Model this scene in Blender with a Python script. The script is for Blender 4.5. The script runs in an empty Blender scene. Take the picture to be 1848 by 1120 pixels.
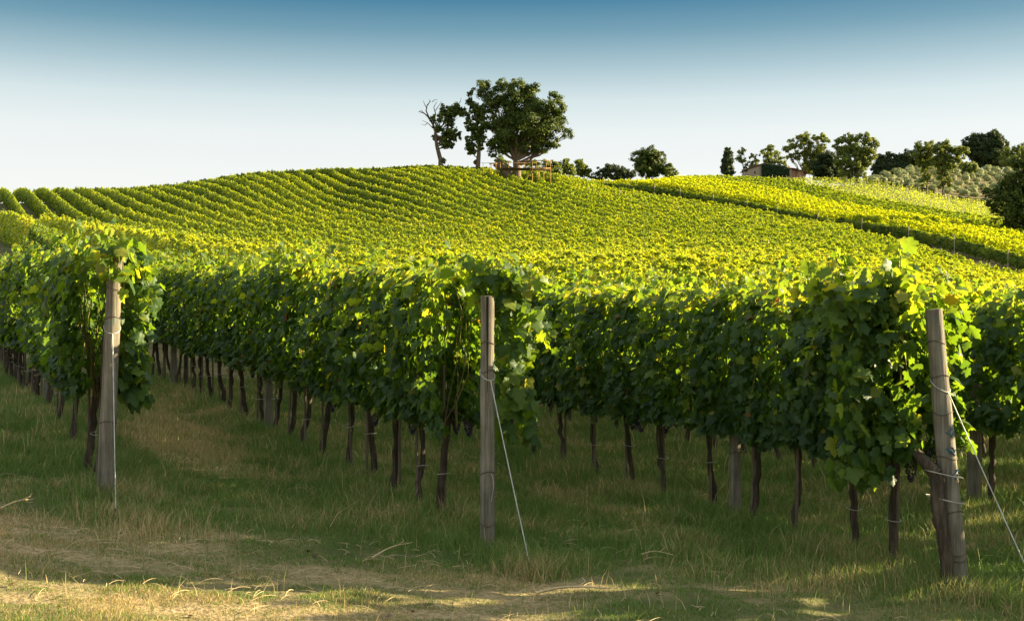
import bpy, math, random
import numpy as np
from math import radians as R, sin, cos, pi

random.seed(7)
rng = np.random.default_rng(11)
scene = bpy.context.scene

# ------------------------------------------------------------------ camera
EYE = 1.9                      # world height of the camera (z below is written relative to it, then lifted)
FPX = 1848 * 42 / 36.0         # focal length in pixels of the photograph
cam_d = bpy.data.cameras.new("camera")
cam = bpy.data.objects.new("camera", cam_d)
scene.collection.objects.link(cam)
cam.location = (0, 0, EYE)
cam.rotation_euler = (R(90), 0, 0)
cam_d.lens = 42
cam_d.sensor_width = 36
cam_d.clip_start = 0.05
cam_d.clip_end = 8000
scene.camera = cam

# ------------------------------------------------------------------ light
SUN_AZ, SUN_EL = R(79), R(15)
sd = bpy.data.lights.new("sun", 'SUN')
sd.energy = 5.0
sd.angle = R(0.5)
sd.color = (1.0, 0.82, 0.51)
so = bpy.data.objects.new("sun", sd)
scene.collection.objects.link(so)
so.rotation_euler = (pi / 2 - SUN_EL, 0, -SUN_AZ + pi)
so.location = (60, 10, 60)

w = bpy.data.worlds.new("World")
scene.world = w
w.use_nodes = True
nt = w.node_tree
nt.nodes.clear()
wo = nt.nodes.new('ShaderNodeOutputWorld')
bg = nt.nodes.new('ShaderNodeBackground')
sky = nt.nodes.new('ShaderNodeTexSky')
sky.sky_type = 'NISHITA'
sky.sun_disc = False
sky.sun_elevation = SUN_EL
sky.sun_rotation = SUN_AZ
geo = nt.nodes.new('ShaderNodeTexCoord')
sep = nt.nodes.new('ShaderNodeSeparateXYZ')
ramp = nt.nodes.new('ShaderNodeValToRGB')
nt.links.new(geo.outputs['Generated'], sep.inputs[0])
nt.links.new(sep.outputs['Z'], ramp.inputs[0])
els = ramp.color_ramp.elements
SK = 1.0
stops = [(0.0, (.93, .91, .87)), (.10, (.90, .90, .88)), (.145, (.83, .86, .85)), (.172, (.66, .76, .77)),
         (.200, (.37, .52, .575)), (.226, (.15, .315, .405)), (.250, (.038, .19, .31)), (.31, (.12, .28, .42)), (.45, (.84, .90, .92)), (1.0, (.98, 1.0, 1.0))]
while len(els) < len(stops):
    els.new(0.5)
for e, (p, c) in zip(els, stops):
    e.position = p
    e.color = (c[0], c[1], c[2], 1)
mulr = nt.nodes.new('ShaderNodeVectorMath'); mulr.operation = 'SCALE'
mulr.inputs['Scale'].default_value = 1.50
nt.links.new(ramp.outputs[0], mulr.inputs[0])
mix = nt.nodes.new('ShaderNodeMix'); mix.data_type = 'RGBA'
mix.inputs[0].default_value = 0.96
nt.links.new(sky.outputs[0], mix.inputs[6])
nt.links.new(mulr.outputs[0], mix.inputs[7])
nt.links.new(mix.outputs[2], bg.inputs['Color'])
bg.inputs['Strength'].default_value = 0.15
nt.links.new(bg.outputs[0], wo.inputs[0])

scene.view_settings.view_transform = 'Standard'
scene.view_settings.look = 'None'
scene.view_settings.gamma = 1
scene.view_settings.exposure = 2.12
scene.render.engine = 'CYCLES'
scene.cycles.max_bounces = 8
scene.cycles.transmission_bounces = 6
scene.cycles.diffuse_bounces = 4

# ------------------------------------------------------------------ row geometry
DIRX, DIRY = -0.4366, 0.8997          # every vine row runs this way
NX, NY = 0.8997, 0.4366               # across the rows, to the right
PA = (-3.37, 9.89); PB = (-0.19, 9.24); PC = (3.14, 8.41); PD = (6.47, 7.58)


def off_of(x, y): return NX * x + NY * y
def t_of(x, y): return DIRX * x + DIRY * y
def pt(o, t): return NX * o + DIRX * t, NY * o + DIRY * t


# ------------------------------------------------------------------ noise
def _hash(ix, iy, seed):
    h = (ix.astype(np.int64) * 374761393 + iy.astype(np.int64) * 668265263 + seed * 974634777) & 0xffffffff
    h = ((h ^ (h >> 13)) * 1274126177) & 0xffffffff
    return ((h ^ (h >> 16)) & 0xffff) / 65535.0


def vnoise(x, y, seed=0):
    x = np.asarray(x, float); y = np.asarray(y, float)
    ix = np.floor(x); iy = np.floor(y)
    fx = x - ix; fy = y - iy
    fx = fx * fx * (3 - 2 * fx); fy = fy * fy * (3 - 2 * fy)
    a = _hash(ix, iy, seed); b = _hash(ix + 1, iy, seed); c = _hash(ix, iy + 1, seed); d = _hash(ix + 1, iy + 1, seed)
    return (a * (1 - fx) + b * fx) * (1 - fy) + (c * (1 - fx) + d * fx) * fy


def fbm(x, y, seed=0, oct=3):
    s = 0; a = .5; tot = 0
    for i in range(oct):
        s = s + a * vnoise(np.asarray(x) * 2 ** i, np.asarray(y) * 2 ** i, seed + i * 17)
        tot += a; a *= .5
    return s / tot


def sstep(a, b, x):
    t = np.clip((np.asarray(x, float) - a) / (b - a), 0, 1)
    return t * t * (3 - 2 * t)


# ------------------------------------------------------------------ terrain
# (pixel column, distance, ground height relative to the eye)
CTRL = [
    (0, 17, -1.6), (0, 30, -.75), (0, 45, 1.0), (0, 60, 2.75), (0, 80, 4.2), (0, 100, 5.0), (0, 125, 7.4), (0, 172, 15.4), (0, 210, 17), (0, 300, 15),
    (150, 30, -.9), (150, 60, 2.2), (150, 80, 3.7), (150, 125, 7.9), (150, 174, 15.7), (150, 215, 17),
    (300, 17, -1.66), (300, 30, -1.0), (300, 60, 1.7), (300, 90, 3.9), (300, 105, 5.5), (300, 130, 9.0), (300, 150, 12.4), (300, 178, 16.6), (300, 215, 18), (300, 300, 16),
    (600, 17, -1.74), (600, 30, -1.25), (600, 60, .7), (600, 91, 3.2), (600, 115, 5.9), (600, 140, 9.6), (600, 165, 14.8), (600, 184, 19.8), (600, 220, 20.5), (600, 300, 18),
    (900, 17, -1.82), (900, 30, -1.35), (900, 60, .6), (900, 100, 3.7), (900, 125, 6.9), (900, 140, 9.6), (900, 165, 15.0), (900, 187, 20.1), (900, 225, 21), (900, 300, 18),
    (450, 181, 18.7), (525, 182, 19.2), (750, 186, 20.45), (820, 187, 20.5), (960, 189, 20.3), (1040, 189, 19.0), (1000, 190, 19.6), (1000, 230, 21), (1000, 300, 19),
    (1085, 100, 3.6), (1085, 140, 9.2), (1085, 188, 17.7), (1085, 200, 19.4), (1085, 240, 21.2), (1085, 300, 20),
    (1200, 17, -1.85), (1200, 30, -1.45), (1200, 60, .7), (1300, 100, 3.6), (1300, 130, 7.4), (1300, 158, 12.0), (1300, 170, 13.8), (1240, 225, 23.1), (1240, 300, 23.2),
    (1500, 17, -1.9), (1500, 30, -1.6), (1500, 60, .2), (1500, 100, 3.4), (1500, 137, 8.0), (1500, 149, 9.3), (1500, 190, 17.0), (1440, 226, 23.6), (1440, 300, 24.0),
    (1800, 14, -1.97), (1800, 30, -1.8), (1800, 60, -.7), (1800, 90, .7), (1800, 113, 2.0), (1800, 126, 4.4), (1800, 165, 11.0), (1750, 215, 18.4), (1750, 232, 20.6),
    (1800, 320, 37), (1600, 320, 36), (1570, 228, 23.7), (1570, 245, 25.6), (1848, 260, 27),
    (2300, 20, -2.0), (2300, 60, -1.2), (2300, 115, 1.5), (2300, 170, 9.0), (2300, 250, 22), (2300, 330, 36),
    (-500, 17, -1.5), (-500, 60, 3.0), (-500, 125, 8), (-500, 175, 14.5), (-500, 300, 14),
    (0, 700, 12), (900, 700, 15), (1800, 700, 40), (2300, 700, 40), (-500, 700, 12),
    (0, 3000, 5), (900, 3000, 5), (1800, 3000, 10),
]
_cu = np.array([[(p - 924) / FPX * 3.0, math.log(d)] for p, d, z in CTRL])
_cz = np.array([z for p, d, z in CTRL])


def _tps(r2):
    return r2 * np.log(r2 + 1e-12)


_n = len(_cu)
_K = _tps(((_cu[:, None] - _cu[None]) ** 2).sum(-1)) + np.eye(_n) * 0.001
_P = np.hstack([np.ones((_n, 1)), _cu])
_A = np.vstack([np.hstack([_K, _P]), np.hstack([_P.T, np.zeros((3, 3))])])
_w = np.linalg.solve(_A, np.concatenate([_cz, np.zeros(3)]))
O_BANK = 100.3


def terrain(x, y):
    x = np.asarray(x, float); y = np.asarray(y, float)
    shp = x.shape
    x = x.ravel(); y = y.ravel()
    out = np.empty_like(x)
    for s in range(0, len(x), 40000):
        X = x[s:s + 40000]; Y = y[s:s + 40000]
        d = np.clip(Y, 12, 3000)
        u = np.clip(X / d, -.68, .68) * 3.0
        q = np.stack([u, np.log(d)], 1)
        r2 = ((q[:, None] - _cu[None]) ** 2).sum(-1)
        far = _tps(r2) @ _w[:_n] + _w[_n] + q @ _w[_n + 1:]
        Xc = np.clip(X, -6, 4)
        near = -1.845 - 0.058 * Xc + .007 * Xc ** 2 + 0.004 * (Y - 9) - .01 * (np.clip(X, 4, 20) - 4)
        k = sstep(13, 26, Y)
        z = near * (1 - k) + far * k
        o = NX * X + NY * Y
        z = z + .6 * sstep(O_BANK - 2.2, O_BANK - .6, o) * sstep(90, 110, Y) * (1 - sstep(190, 215, Y)) * (1 - sstep(O_BANK, O_BANK + 22, o))
        # hummocks and wheel ruts close by
        nk = 1 - sstep(25, 45, Y)
        z = z + nk * (.10 * (fbm(X * .9, Y * .9, 5) - .5) + .05 * (fbm(X * 4, Y * 4, 9) - .5))
        row = np.abs(((o - 1.37 + 1.25) % 2.5) - 1.25)
        z = z + nk * .07 * np.exp(-(row / .35) ** 2) * sstep(0, 1, t_of(X, Y) - (8.4 - .83 * (o - 3.86)))
        out[s:s + 40000] = z + EYE
    return out.reshape(shp)


def gz(x, y): return float(terrain(np.array([x]), np.array([y]))[0])


# ------------------------------------------------------------------ mesh helpers
def make_mesh(name, parts, mat=None, smooth=False):
    """parts: list of (verts (n,3), faces (m,k), tint (n,) or None)"""
    vs = []; loops = []; sizes = []; tn = []; base = 0
    for v, f, t in parts:
        v = np.asarray(v, np.float32); f = np.asarray(f, np.int32)
        vs.append(v); loops.append((f + base).ravel()); sizes.append(np.full(len(f), f.shape[1], np.int32))
        tn.append(np.full(len(v), .5, np.float32) if t is None else np.asarray(t, np.float32))
        base += len(v)
    V = np.concatenate(vs); L = np.concatenate(loops); S = np.concatenate(sizes); T = np.concatenate(tn)
    me = bpy.data.meshes.new(name)
    me.vertices.add(len(V)); me.vertices.foreach_set('co', V.ravel())
    me.loops.add(len(L)); me.loops.foreach_set('vertex_index', L)
    me.polygons.add(len(S))
    st = np.concatenate([[0], np.cumsum(S)[:-1]]).astype(np.int32)
    me.polygons.foreach_set('loop_start', st)
    me.polygons.foreach_set('loop_total', S)
    if smooth:
        me.polygons.foreach_set('use_smooth', np.ones(len(S), bool))
    a = me.attributes.new('tint', 'FLOAT', 'POINT')
    a.data.foreach_set('value', T)
    me.update(calc_edges=True)
    if mat: me.materials.append(mat)
    return me


def add(name, me, parent=None, loc=None):
    o = bpy.data.objects.new(name, me)
    scene.collection.objects.link(o)
    if parent: o.parent = parent
    if loc is not None: o.location = loc
    return o


def empty(name, loc, rz=0):
    o = bpy.data.objects.new(name, None)
    o.empty_display_size = .2
    scene.collection.objects.link(o)
    o.location = loc; o.rotation_euler = (0, 0, rz)
    return o


def tag(o, label=None, cat=None, group=None, kind=None):
    if label: o['label'] = label
    if cat: o['category'] = cat
    if group: o['group'] = group
    if kind: o['kind'] = kind
    return o


def copy_tree(o, parent=None):
    c = o.copy(); scene.collection.objects.link(c)
    if parent: c.parent = parent
    for ch in list(o.children): copy_tree(ch, c)
    return c


def tube(path, radii, n=8, rough=0.0, seed=0, cap=True, tint=None):
    """tapered tube along a path"""
    P = np.asarray(path, float); rad = np.asarray(radii, float) * np.ones(len(P))
    tang = np.gradient(P, axis=0)
    tang /= np.linalg.norm(tang, axis=1)[:, None] + 1e-9
    ref = np.array([1.0, .13, 0]) if abs(tang[:, 2]).mean() > .6 else np.array([0, 0.1, 1.0])
    A = np.cross(tang, ref); A /= np.linalg.norm(A, axis=1)[:, None] + 1e-9
    B = np.cross(tang, A)
    th = np.arange(n) * 2 * pi / n
    r_ = np.random.default_rng(seed)
    rr = rad[:, None] * (1 + rough * (r_.random((len(P), n)) - .5) * 2)
    V = P[:, None] + rr[..., None] * (np.cos(th)[None, :, None] * A[:, None] + np.sin(th)[None, :, None] * B[:, None])
    V = V.reshape(-1, 3)
    F = []
    for i in range(len(P) - 1):
        a = i * n + np.arange(n); b = i * n + (np.arange(n) + 1) % n
        F.append(np.stack([a, b, b + n, a + n], 1))
    F = np.concatenate(F)
    parts = [(V, F, np.full(len(V), .5 if tint is None else tint))]
    if cap:
        for k, sgn in ((0, -1), (len(P) - 1, 1)):
            ring = V[k * n:(k + 1) * n]
            vv = np.vstack([ring, ring.mean(0) + tang[k] * sgn * rad[k] * .08])
            a = np.arange(n); b = (a + 1) % n
            f = np.stack([a, b, np.full(n, n)], 1) if sgn > 0 else np.stack([b, a, np.full(n, n)], 1)
            parts.append((vv, f, np.full(len(vv), .5 if tint is None else tint)))
    return parts


def box(x0, x1, y0, y1, z0, z1):
    V = np.array([(x, y, z) for z in (z0, z1) for y in (y0, y1) for x in (x0, x1)], float)
    F = np.array([(0, 2, 3, 1), (4, 5, 7, 6), (0, 1, 5, 4), (2, 6, 7, 3), (0, 4, 6, 2), (1, 3, 7, 5)])
    return (V, F, None)


def unit(v): return v / (np.linalg.norm(v, axis=-1, keepdims=True) + 1e-9)


# leaf templates: (x across, y towards the tip, z lift), origin at the petiole
_half = [(.10, -.20), (.28, -.21), (.46, -.04), (.40, .13), (.57, .34), (.45, .50), (.28, .50), (.24, .72), (.11, .82)]
_out = [(0, -.04)] + _half + [(0, .98)] + [(-x, y) for x, y in reversed(_half)]


def _leaf_near():
    v = [(0, .24, .05)]
    for x, y in _out:
        v.append((x, y, .05 - .28 * abs(x) ** 1.3 - .22 * max(0, y - .2) ** 1.6 + .05 * sin(9 * x + 5 * y)))
    n = len(_out)
    return np.array(v, float), np.array([(0, 1 + i, 1 + (i + 1) % n) for i in range(n)][::-1])


LEAF_NEAR = _leaf_near()
_cv = LEAF_NEAR[0].copy()
_cv[:, 2] -= .55 * np.abs(_cv[:, 0]) ** 1.2 + .25 * np.clip(_cv[:, 1] - .3, 0, 1) ** 1.5
_cv[:, 0] *= .86
LEAF_CURL = (_cv, LEAF_NEAR[1])
_wv = LEAF_NEAR[0].copy()
_wv[:, 2] += .10 * np.sin(_wv[:, 0] * 7 + 1) * np.abs(_wv[:, 1]); _wv[:, 0] = _wv[:, 0] * (1.05 + .12 * np.sign(_wv[:, 0])); _wv[:, 1] *= .92
LEAF_WAVE = (_wv, LEAF_NEAR[1])
LEAF_MID = (np.array([(0, -.1, 0), (.5, .1, -.12), (.42, .55, -.15), (0, .95, -.12), (-.42, .55, -.15), (-.5, .1, -.12), (0, .3, .05)], float),
            np.array([(6, 0, 1), (6, 1, 2), (6, 2, 3), (6, 3, 4), (6, 4, 5), (6, 5, 0)]))
LEAF_FAR = (np.array([(0, -.1, 0), (.5, .3, -.1), (0, .9, -.05), (-.5, .35, -.12)], float), np.array([(0, 1, 2, 3)]))


def leaves(P, N, size, template, tint, droop=1.0, rg=None):
    """place one leaf per point: N the side it faces, tip hanging down"""
    rg = rg or rng
    if template is LEAF_NEAR and len(P) > 60:
        k = len(P); a, b = k // 3, 2 * k // 3; size = np.asarray(size)
        out = [leaves(P[i:j], N[i:j], size[i:j], tm, tint[i:j], droop, rg) for i, j, tm in ((0, a, (LEAF_NEAR[0], LEAF_NEAR[1])), (a, b, LEAF_CURL), (b, k, LEAF_WAVE))]
        m = 0; V, F, T = [], [], []
        for v, f, t in out: V.append(v); F.append(f + m); T.append(t); m += len(v)
        return np.concatenate(V), np.concatenate(F), np.concatenate(T)
    N = unit(N)
    n = len(P)
    down = np.tile(np.array([0, 0, -1.0]), (n, 1)) * droop + rg.normal(0, .55, (n, 3))
    T = down - (down * N).sum(1)[:, None] * N
    T = unit(T)
    X = np.cross(T, N)
    tv, tf = template
    s = np.asarray(size)[:, None, None]
    V = P[:, None] + s * (tv[None, :, 0:1] * X[:, None] + tv[None, :, 1:2] * T[:, None] + tv[None, :, 2:3] * N[:, None])
    m = len(tv)
    F = (tf[None] + (np.arange(n) * m)[:, None, None]).reshape(-1, tf.shape[1])
    return (V.reshape(-1, 3), F, np.repeat(tint, m))


# ------------------------------------------------------------------ materials
def new_mat(name):
    m = bpy.data.materials.new(name); m.use_nodes = True
    m.node_tree.nodes.clear()
    return m, m.node_tree.nodes, m.node_tree.links


def ramp_node(N, stops):
    r = N.new('ShaderNodeValToRGB'); e = r.color_ramp.elements
    while len(e) < len(stops): e.new(.5)
    for k, (p, c) in zip(e, stops):
        k.position = p; k.color = (*c, 1)
    return r


def leaf_mat(name, stops, trans, tfac=.45, rough=.45, patch=0.0, patch_scale=.05, gloss=.5):
    """leaf: colour by the leaf's own tint value; translucent, so light passes through it"""
    m, N, L = new_mat(name)
    out = N.new('ShaderNodeOutputMaterial')
    at = N.new('ShaderNodeAttribute'); at.attribute_name = 'tint'
    fac = at.outputs['Fac']
    if patch > 0:
        g = N.new('ShaderNodeNewGeometry')
        no = N.new('ShaderNodeTexNoise'); no.inputs['Scale'].default_value = patch_scale; no.inputs['Detail'].default_value = 3
        L.new(g.outputs['Position'], no.inputs['Vector'])
        ma = N.new('ShaderNodeMath'); ma.operation = 'MULTIPLY_ADD'
        L.new(no.outputs['Fac'], ma.inputs[0]); ma.inputs[1].default_value = patch; ma.inputs[2].default_value = -patch * .5
        ad = N.new('ShaderNodeMath'); ad.operation = 'ADD'; ad.use_clamp = True
        L.new(fac, ad.inputs[0]); L.new(ma.outputs[0], ad.inputs[1]); fac = ad.outputs[0]
    r1 = ramp_node(N, stops); L.new(fac, r1.inputs[0])
    r2 = ramp_node(N, trans); L.new(fac, r2.inputs[0])
    p = N.new('ShaderNodeBsdfPrincipled')
    L.new(r1.outputs[0], p.inputs['Base Color']); p.inputs['Roughness'].default_value = rough
    p.inputs['Specular IOR Level'].default_value = gloss
    t = N.new('ShaderNodeBsdfTranslucent'); L.new(r2.outputs[0], t.inputs['Color'])
    mx = N.new('ShaderNodeMixShader'); mx.inputs[0].default_value = tfac
    L.new(p.outputs[0], mx.inputs[1]); L.new(t.outputs[0], mx.inputs[2])
    L.new(mx.outputs[0], out.inputs[0])
    return m


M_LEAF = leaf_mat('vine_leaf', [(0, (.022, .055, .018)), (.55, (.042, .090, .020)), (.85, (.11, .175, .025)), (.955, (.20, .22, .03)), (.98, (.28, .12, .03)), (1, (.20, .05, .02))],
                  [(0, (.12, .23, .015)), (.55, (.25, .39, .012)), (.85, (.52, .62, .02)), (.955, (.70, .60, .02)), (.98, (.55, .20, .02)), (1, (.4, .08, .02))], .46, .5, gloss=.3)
M_LEAF_FAR = leaf_mat('hillside_leaf', [(0, (.025, .06, .015)), (.5, (.16, .22, .03)), (.85, (.30, .345, .036)), (1, (.40, .41, .045))],
                      [(0, (.18, .30, .012)), (.5, (.44, .56, .012)), (.85, (.72, .76, .015)), (1, (.82, .76, .02))], .38, .55, patch=.55, patch_scale=.05, gloss=.25)
M_LEAF_YEL = leaf_mat('yellow_leaf', [(0, (.12, .19, .016)), (.5, (.25, .34, .018)), (1, (.37, .41, .03))],
                      [(0, (.40, .50, .01)), (.5, (.70, .74, .01)), (1, (.85, .80, .015))], .48, .55, patch=.25, patch_scale=.08, gloss=.2)
M_LEAF_YOUNG = leaf_mat('young_leaf', [(0, (.07, .12, .03)), (1, (.17, .22, .04))],
                        [(0, (.36, .46, .03)), (1, (.6, .62, .04))], .5, .6, gloss=.2)
M_OAK = leaf_mat('oak_leaf', [(0, (.015, .034, .008)), (.5, (.055, .085, .014)), (1, (.16, .18, .025))],
                 [(0, (.05, .10, .01)), (1, (.22, .26, .02))], .25, .55, gloss=.2)
M_TREE = leaf_mat('tree_leaf', [(0, (.05, .085, .018)), (.6, (.13, .17, .032)), (1, (.25, .27, .05))],
                  [(0, (.14, .20, .015)), (1, (.40, .42, .03))], .36, .55, gloss=.2)
M_DARKTREE = leaf_mat('dark_tree_leaf', [(0, (.014, .030, .012)), (.6, (.034, .058, .018)), (1, (.085, .105, .028))],
                      [(0, (.03, .06, .01)), (1, (.11, .15, .02))], .18, .55, gloss=.15)
M_OLIVE = leaf_mat('olive_leaf', [(0, (.19, .23, .09)), (1, (.44, .46, .20))],
                   [(0, (.22, .26, .09)), (1, (.42, .44, .18))], .3, .6, gloss=.2)
M_OLIVE_DARK = leaf_mat('laurel_leaf', [(0, (.03, .045, .02)), (1, (.08, .10, .04))],
                        [(0, (.06, .09, .03)), (1, (.12, .16, .05))], .2, .6, gloss=.2)
M_GRASS = leaf_mat('grass_blade', [(0, (.095, .18, .040)), (.45, (.18, .26, .06)), (.62, (.28, .28, .10)), (.8, (.44, .34, .16)), (1, (.62, .47, .23))],
                   [(0, (.10, .18, .03)), (.45, (.18, .26, .04)), (.7, (.34, .30, .10)), (1, (.5, .38, .18))], .3, .6, gloss=.15)


def wood_mat(name, c1, c2, c3, scale=1.0, bump=.35, stain=0.0, rough=.85):
    m, N, L = new_mat(name)
    out = N.new('ShaderNodeOutputMaterial'); p = N.new('ShaderNodeBsdfPrincipled')
    tc = N.new('ShaderNodeTexCoord'); mp = N.new('ShaderNodeMapping')
    L.new(tc.outputs['Object'], mp.inputs[0]); mp.inputs['Scale'].default_value = (38 * scale, 38 * scale, 2.2 * scale)
    n1 = N.new('ShaderNodeTexNoise'); n1.inputs['Scale'].default_value = 1; n1.inputs['Detail'].default_value = 6; n1.inputs['Roughness'].default_value = .65
    L.new(mp.outputs[0], n1.inputs['Vector'])
    n2 = N.new('ShaderNodeTexNoise'); n2.inputs['Scale'].default_value = 3.5; n2.inputs['Detail'].default_value = 4
    L.new(tc.outputs['Object'], n2.inputs['Vector'])
    r = ramp_node(N, [(.28, c1), (.5, c2), (.72, c3)])
    mm = N.new('ShaderNodeMath'); mm.operation = 'MULTIPLY_ADD'; mm.inputs[1].default_value = .45
    L.new(n2.outputs['Fac'], mm.inputs[0])
    m2 = N.new('ShaderNodeMath'); m2.operation = 'MULTIPLY_ADD'; m2.inputs[1].default_value = .8; m2.inputs[2].default_value = -.12
    L.new(n1.outputs['Fac'], m2.inputs[0]); L.new(m2.outputs[0], mm.inputs[2])
    L.new(mm.outputs[0], r.inputs[0])
    col = r.outputs[0]
    if stain:
        n3 = N.new('ShaderNodeTexNoise'); n3.inputs['Scale'].default_value = 6; n3.inputs['Detail'].default_value = 3
        L.new(tc.outputs['Object'], n3.inputs['Vector'])
        r3 = ramp_node(N, [(.62, (0, 0, 0)), (.70, (stain, stain, stain))]); L.new(n3.outputs['Fac'], r3.inputs[0])
        mx = N.new('ShaderNodeMix'); mx.data_type = 'RGBA'
        L.new(r3.outputs[0], mx.inputs[0]); L.new(col, mx.inputs[6]); mx.inputs[7].default_value = (.10, .19, .17, 1)
        col = mx.outputs[2]
    L.new(col, p.inputs['Base Color']); p.inputs['Roughness'].default_value = rough; p.inputs['Specular IOR Level'].default_value = .2
    b = N.new('ShaderNodeBump'); b.inputs['Strength'].default_value = bump; b.inputs['Distance'].default_value = .01
    L.new(n1.outputs['Fac'], b.inputs['Height']); L.new(b.outputs[0], p.inputs['Normal'])
    L.new(p.outputs[0], out.inputs[0])
    return m


M_POST = wood_mat('weathered_post_wood', (.065, .056, .040), (.17, .15, .11), (.31, .285, .215), 1, .9, stain=.5)
M_CRACK = wood_mat('post_crack', (.01, .009, .007), (.02, .018, .014), (.03, .026, .02))
M_BARK = wood_mat('vine_bark', (.020, .014, .009), (.062, .046, .031), (.15, .115, .08), 1.2, 1.0)
M_STAKE = wood_mat('stake_wood', (.06, .045, .03), (.14, .11, .075), (.24, .19, .13), 1.3, .4)
M_PALE = wood_mat('pale_stake_wood', (.28, .24, .16), (.42, .36, .26), (.55, .48, .36), 1.3, .2)
M_TRUNK = wood_mat('tree_bark', (.05, .035, .022), (.12, .085, .055), (.20, .15, .10), .06, .8)
M_DECK = wood_mat('deck_wood', (.20, .11, .04), (.36, .21, .08), (.50, .31, .13), .3, .2)
M_DECK_SHADE = wood_mat('shade_painted_boards', (.03, .02, .012), (.06, .04, .025), (.10, .065, .04), .3, .2)  # deck wood with the underside's shade painted into its colour
M_CANE = wood_mat('vine_cane', (.08, .06, .02), (.16, .15, .04), (.24, .16, .07), 1, .1, rough=.6)
M_STRAW = wood_mat('straw', (.35, .26, .13), (.52, .40, .22), (.65, .52, .32), 1, .1)


def simple(name, c, rough=.6, metal=0):
    m, N, L = new_mat(name)
    out = N.new('ShaderNodeOutputMaterial'); p = N.new('ShaderNodeBsdfPrincipled')
    n = N.new('ShaderNodeTexNoise'); n.inputs['Scale'].default_value = 14
    tc = N.new('ShaderNodeTexCoord'); L.new(tc.outputs['Object'], n.inputs['Vector'])
    r = ramp_node(N, [(.3, tuple(v * .7 for v in c)), (.7, tuple(min(1, v * 1.2) for v in c))]); L.new(n.outputs['Fac'], r.inputs[0])
    L.new(r.outputs[0], p.inputs['Base Color']); p.inputs['Roughness'].default_value = rough; p.inputs['Metallic'].default_value = metal
    L.new(p.outputs[0], out.inputs[0]); return m


M_WIRE = simple('galvanised_wire', (.50, .49, .44), .5, .3)
M_RUST = simple('rusty_wire', (.10, .075, .055), .7, .4)
M_TIE = simple('pale_tie', (.40, .37, .30), .7)
M_GRAPE = simple('dark_grape', (.030, .018, .045), .35)
M_GRAPE_G = simple('green_grape', (.16, .22, .06), .35)
M_INK = simple('blue_ink', (.03, .10, .16), .8)


def ground_mat():
    m, N, L = new_mat('ground_soil_and_turf')
    out = N.new('ShaderNodeOutputMaterial'); p = N.new('ShaderNodeBsdfPrincipled')
    g = N.new('ShaderNodeNewGeometry')
    at = N.new('ShaderNodeAttribute'); at.attribute_name = 'tint'
    n1 = N.new('ShaderNodeTexNoise'); n1.inputs['Scale'].default_value = 2.2; n1.inputs['Detail'].default_value = 8; n1.inputs['Roughness'].default_value = .7
    L.new(g.outputs['Position'], n1.inputs['Vector'])
    n2 = N.new('ShaderNodeTexNoise'); n2.inputs['Scale'].default_value = 28; n2.inputs['Detail'].default_value = 5
    L.new(g.outputs['Position'], n2.inputs['Vector'])
    turf = ramp_node(N, [(.3, (.05, .07, .025)), (.5, (.10, .11, .04)), (.7, (.19, .16, .08))]); L.new(n1.outputs['Fac'], turf.inputs[0])
    dry = ramp_node(N, [(.3, (.20, .145, .07)), (.5, (.34, .25, .13)), (.7, (.48, .37, .21))]); L.new(n2.outputs['Fac'], dry.inputs[0])
    mx = N.new('ShaderNodeMix'); mx.data_type = 'RGBA'
    L.new(at.outputs['Fac'], mx.inputs[0]); L.new(turf.outputs[0], mx.inputs[6]); L.new(dry.outputs[0], mx.inputs[7])
    L.new(mx.outputs[2], p.inputs['Base Color']); p.inputs['Roughness'].default_value = .95; p.inputs['Specular IOR Level'].default_value = .1
    b = N.new('ShaderNodeBump'); b.inputs['Strength'].default_value = .6; b.inputs['Distance'].default_value = .03
    L.new(n2.outputs['Fac'], b.inputs['Height']); L.new(b.outputs[0], p.inputs['Normal'])
    L.new(p.outputs[0], out.inputs[0]); return m


M_GROUND = ground_mat()


def head_t(o):               # where the rows begin (the headland edge)
    return 8.40 - .83 * (np.asarray(o, float) - 3.86)


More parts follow.
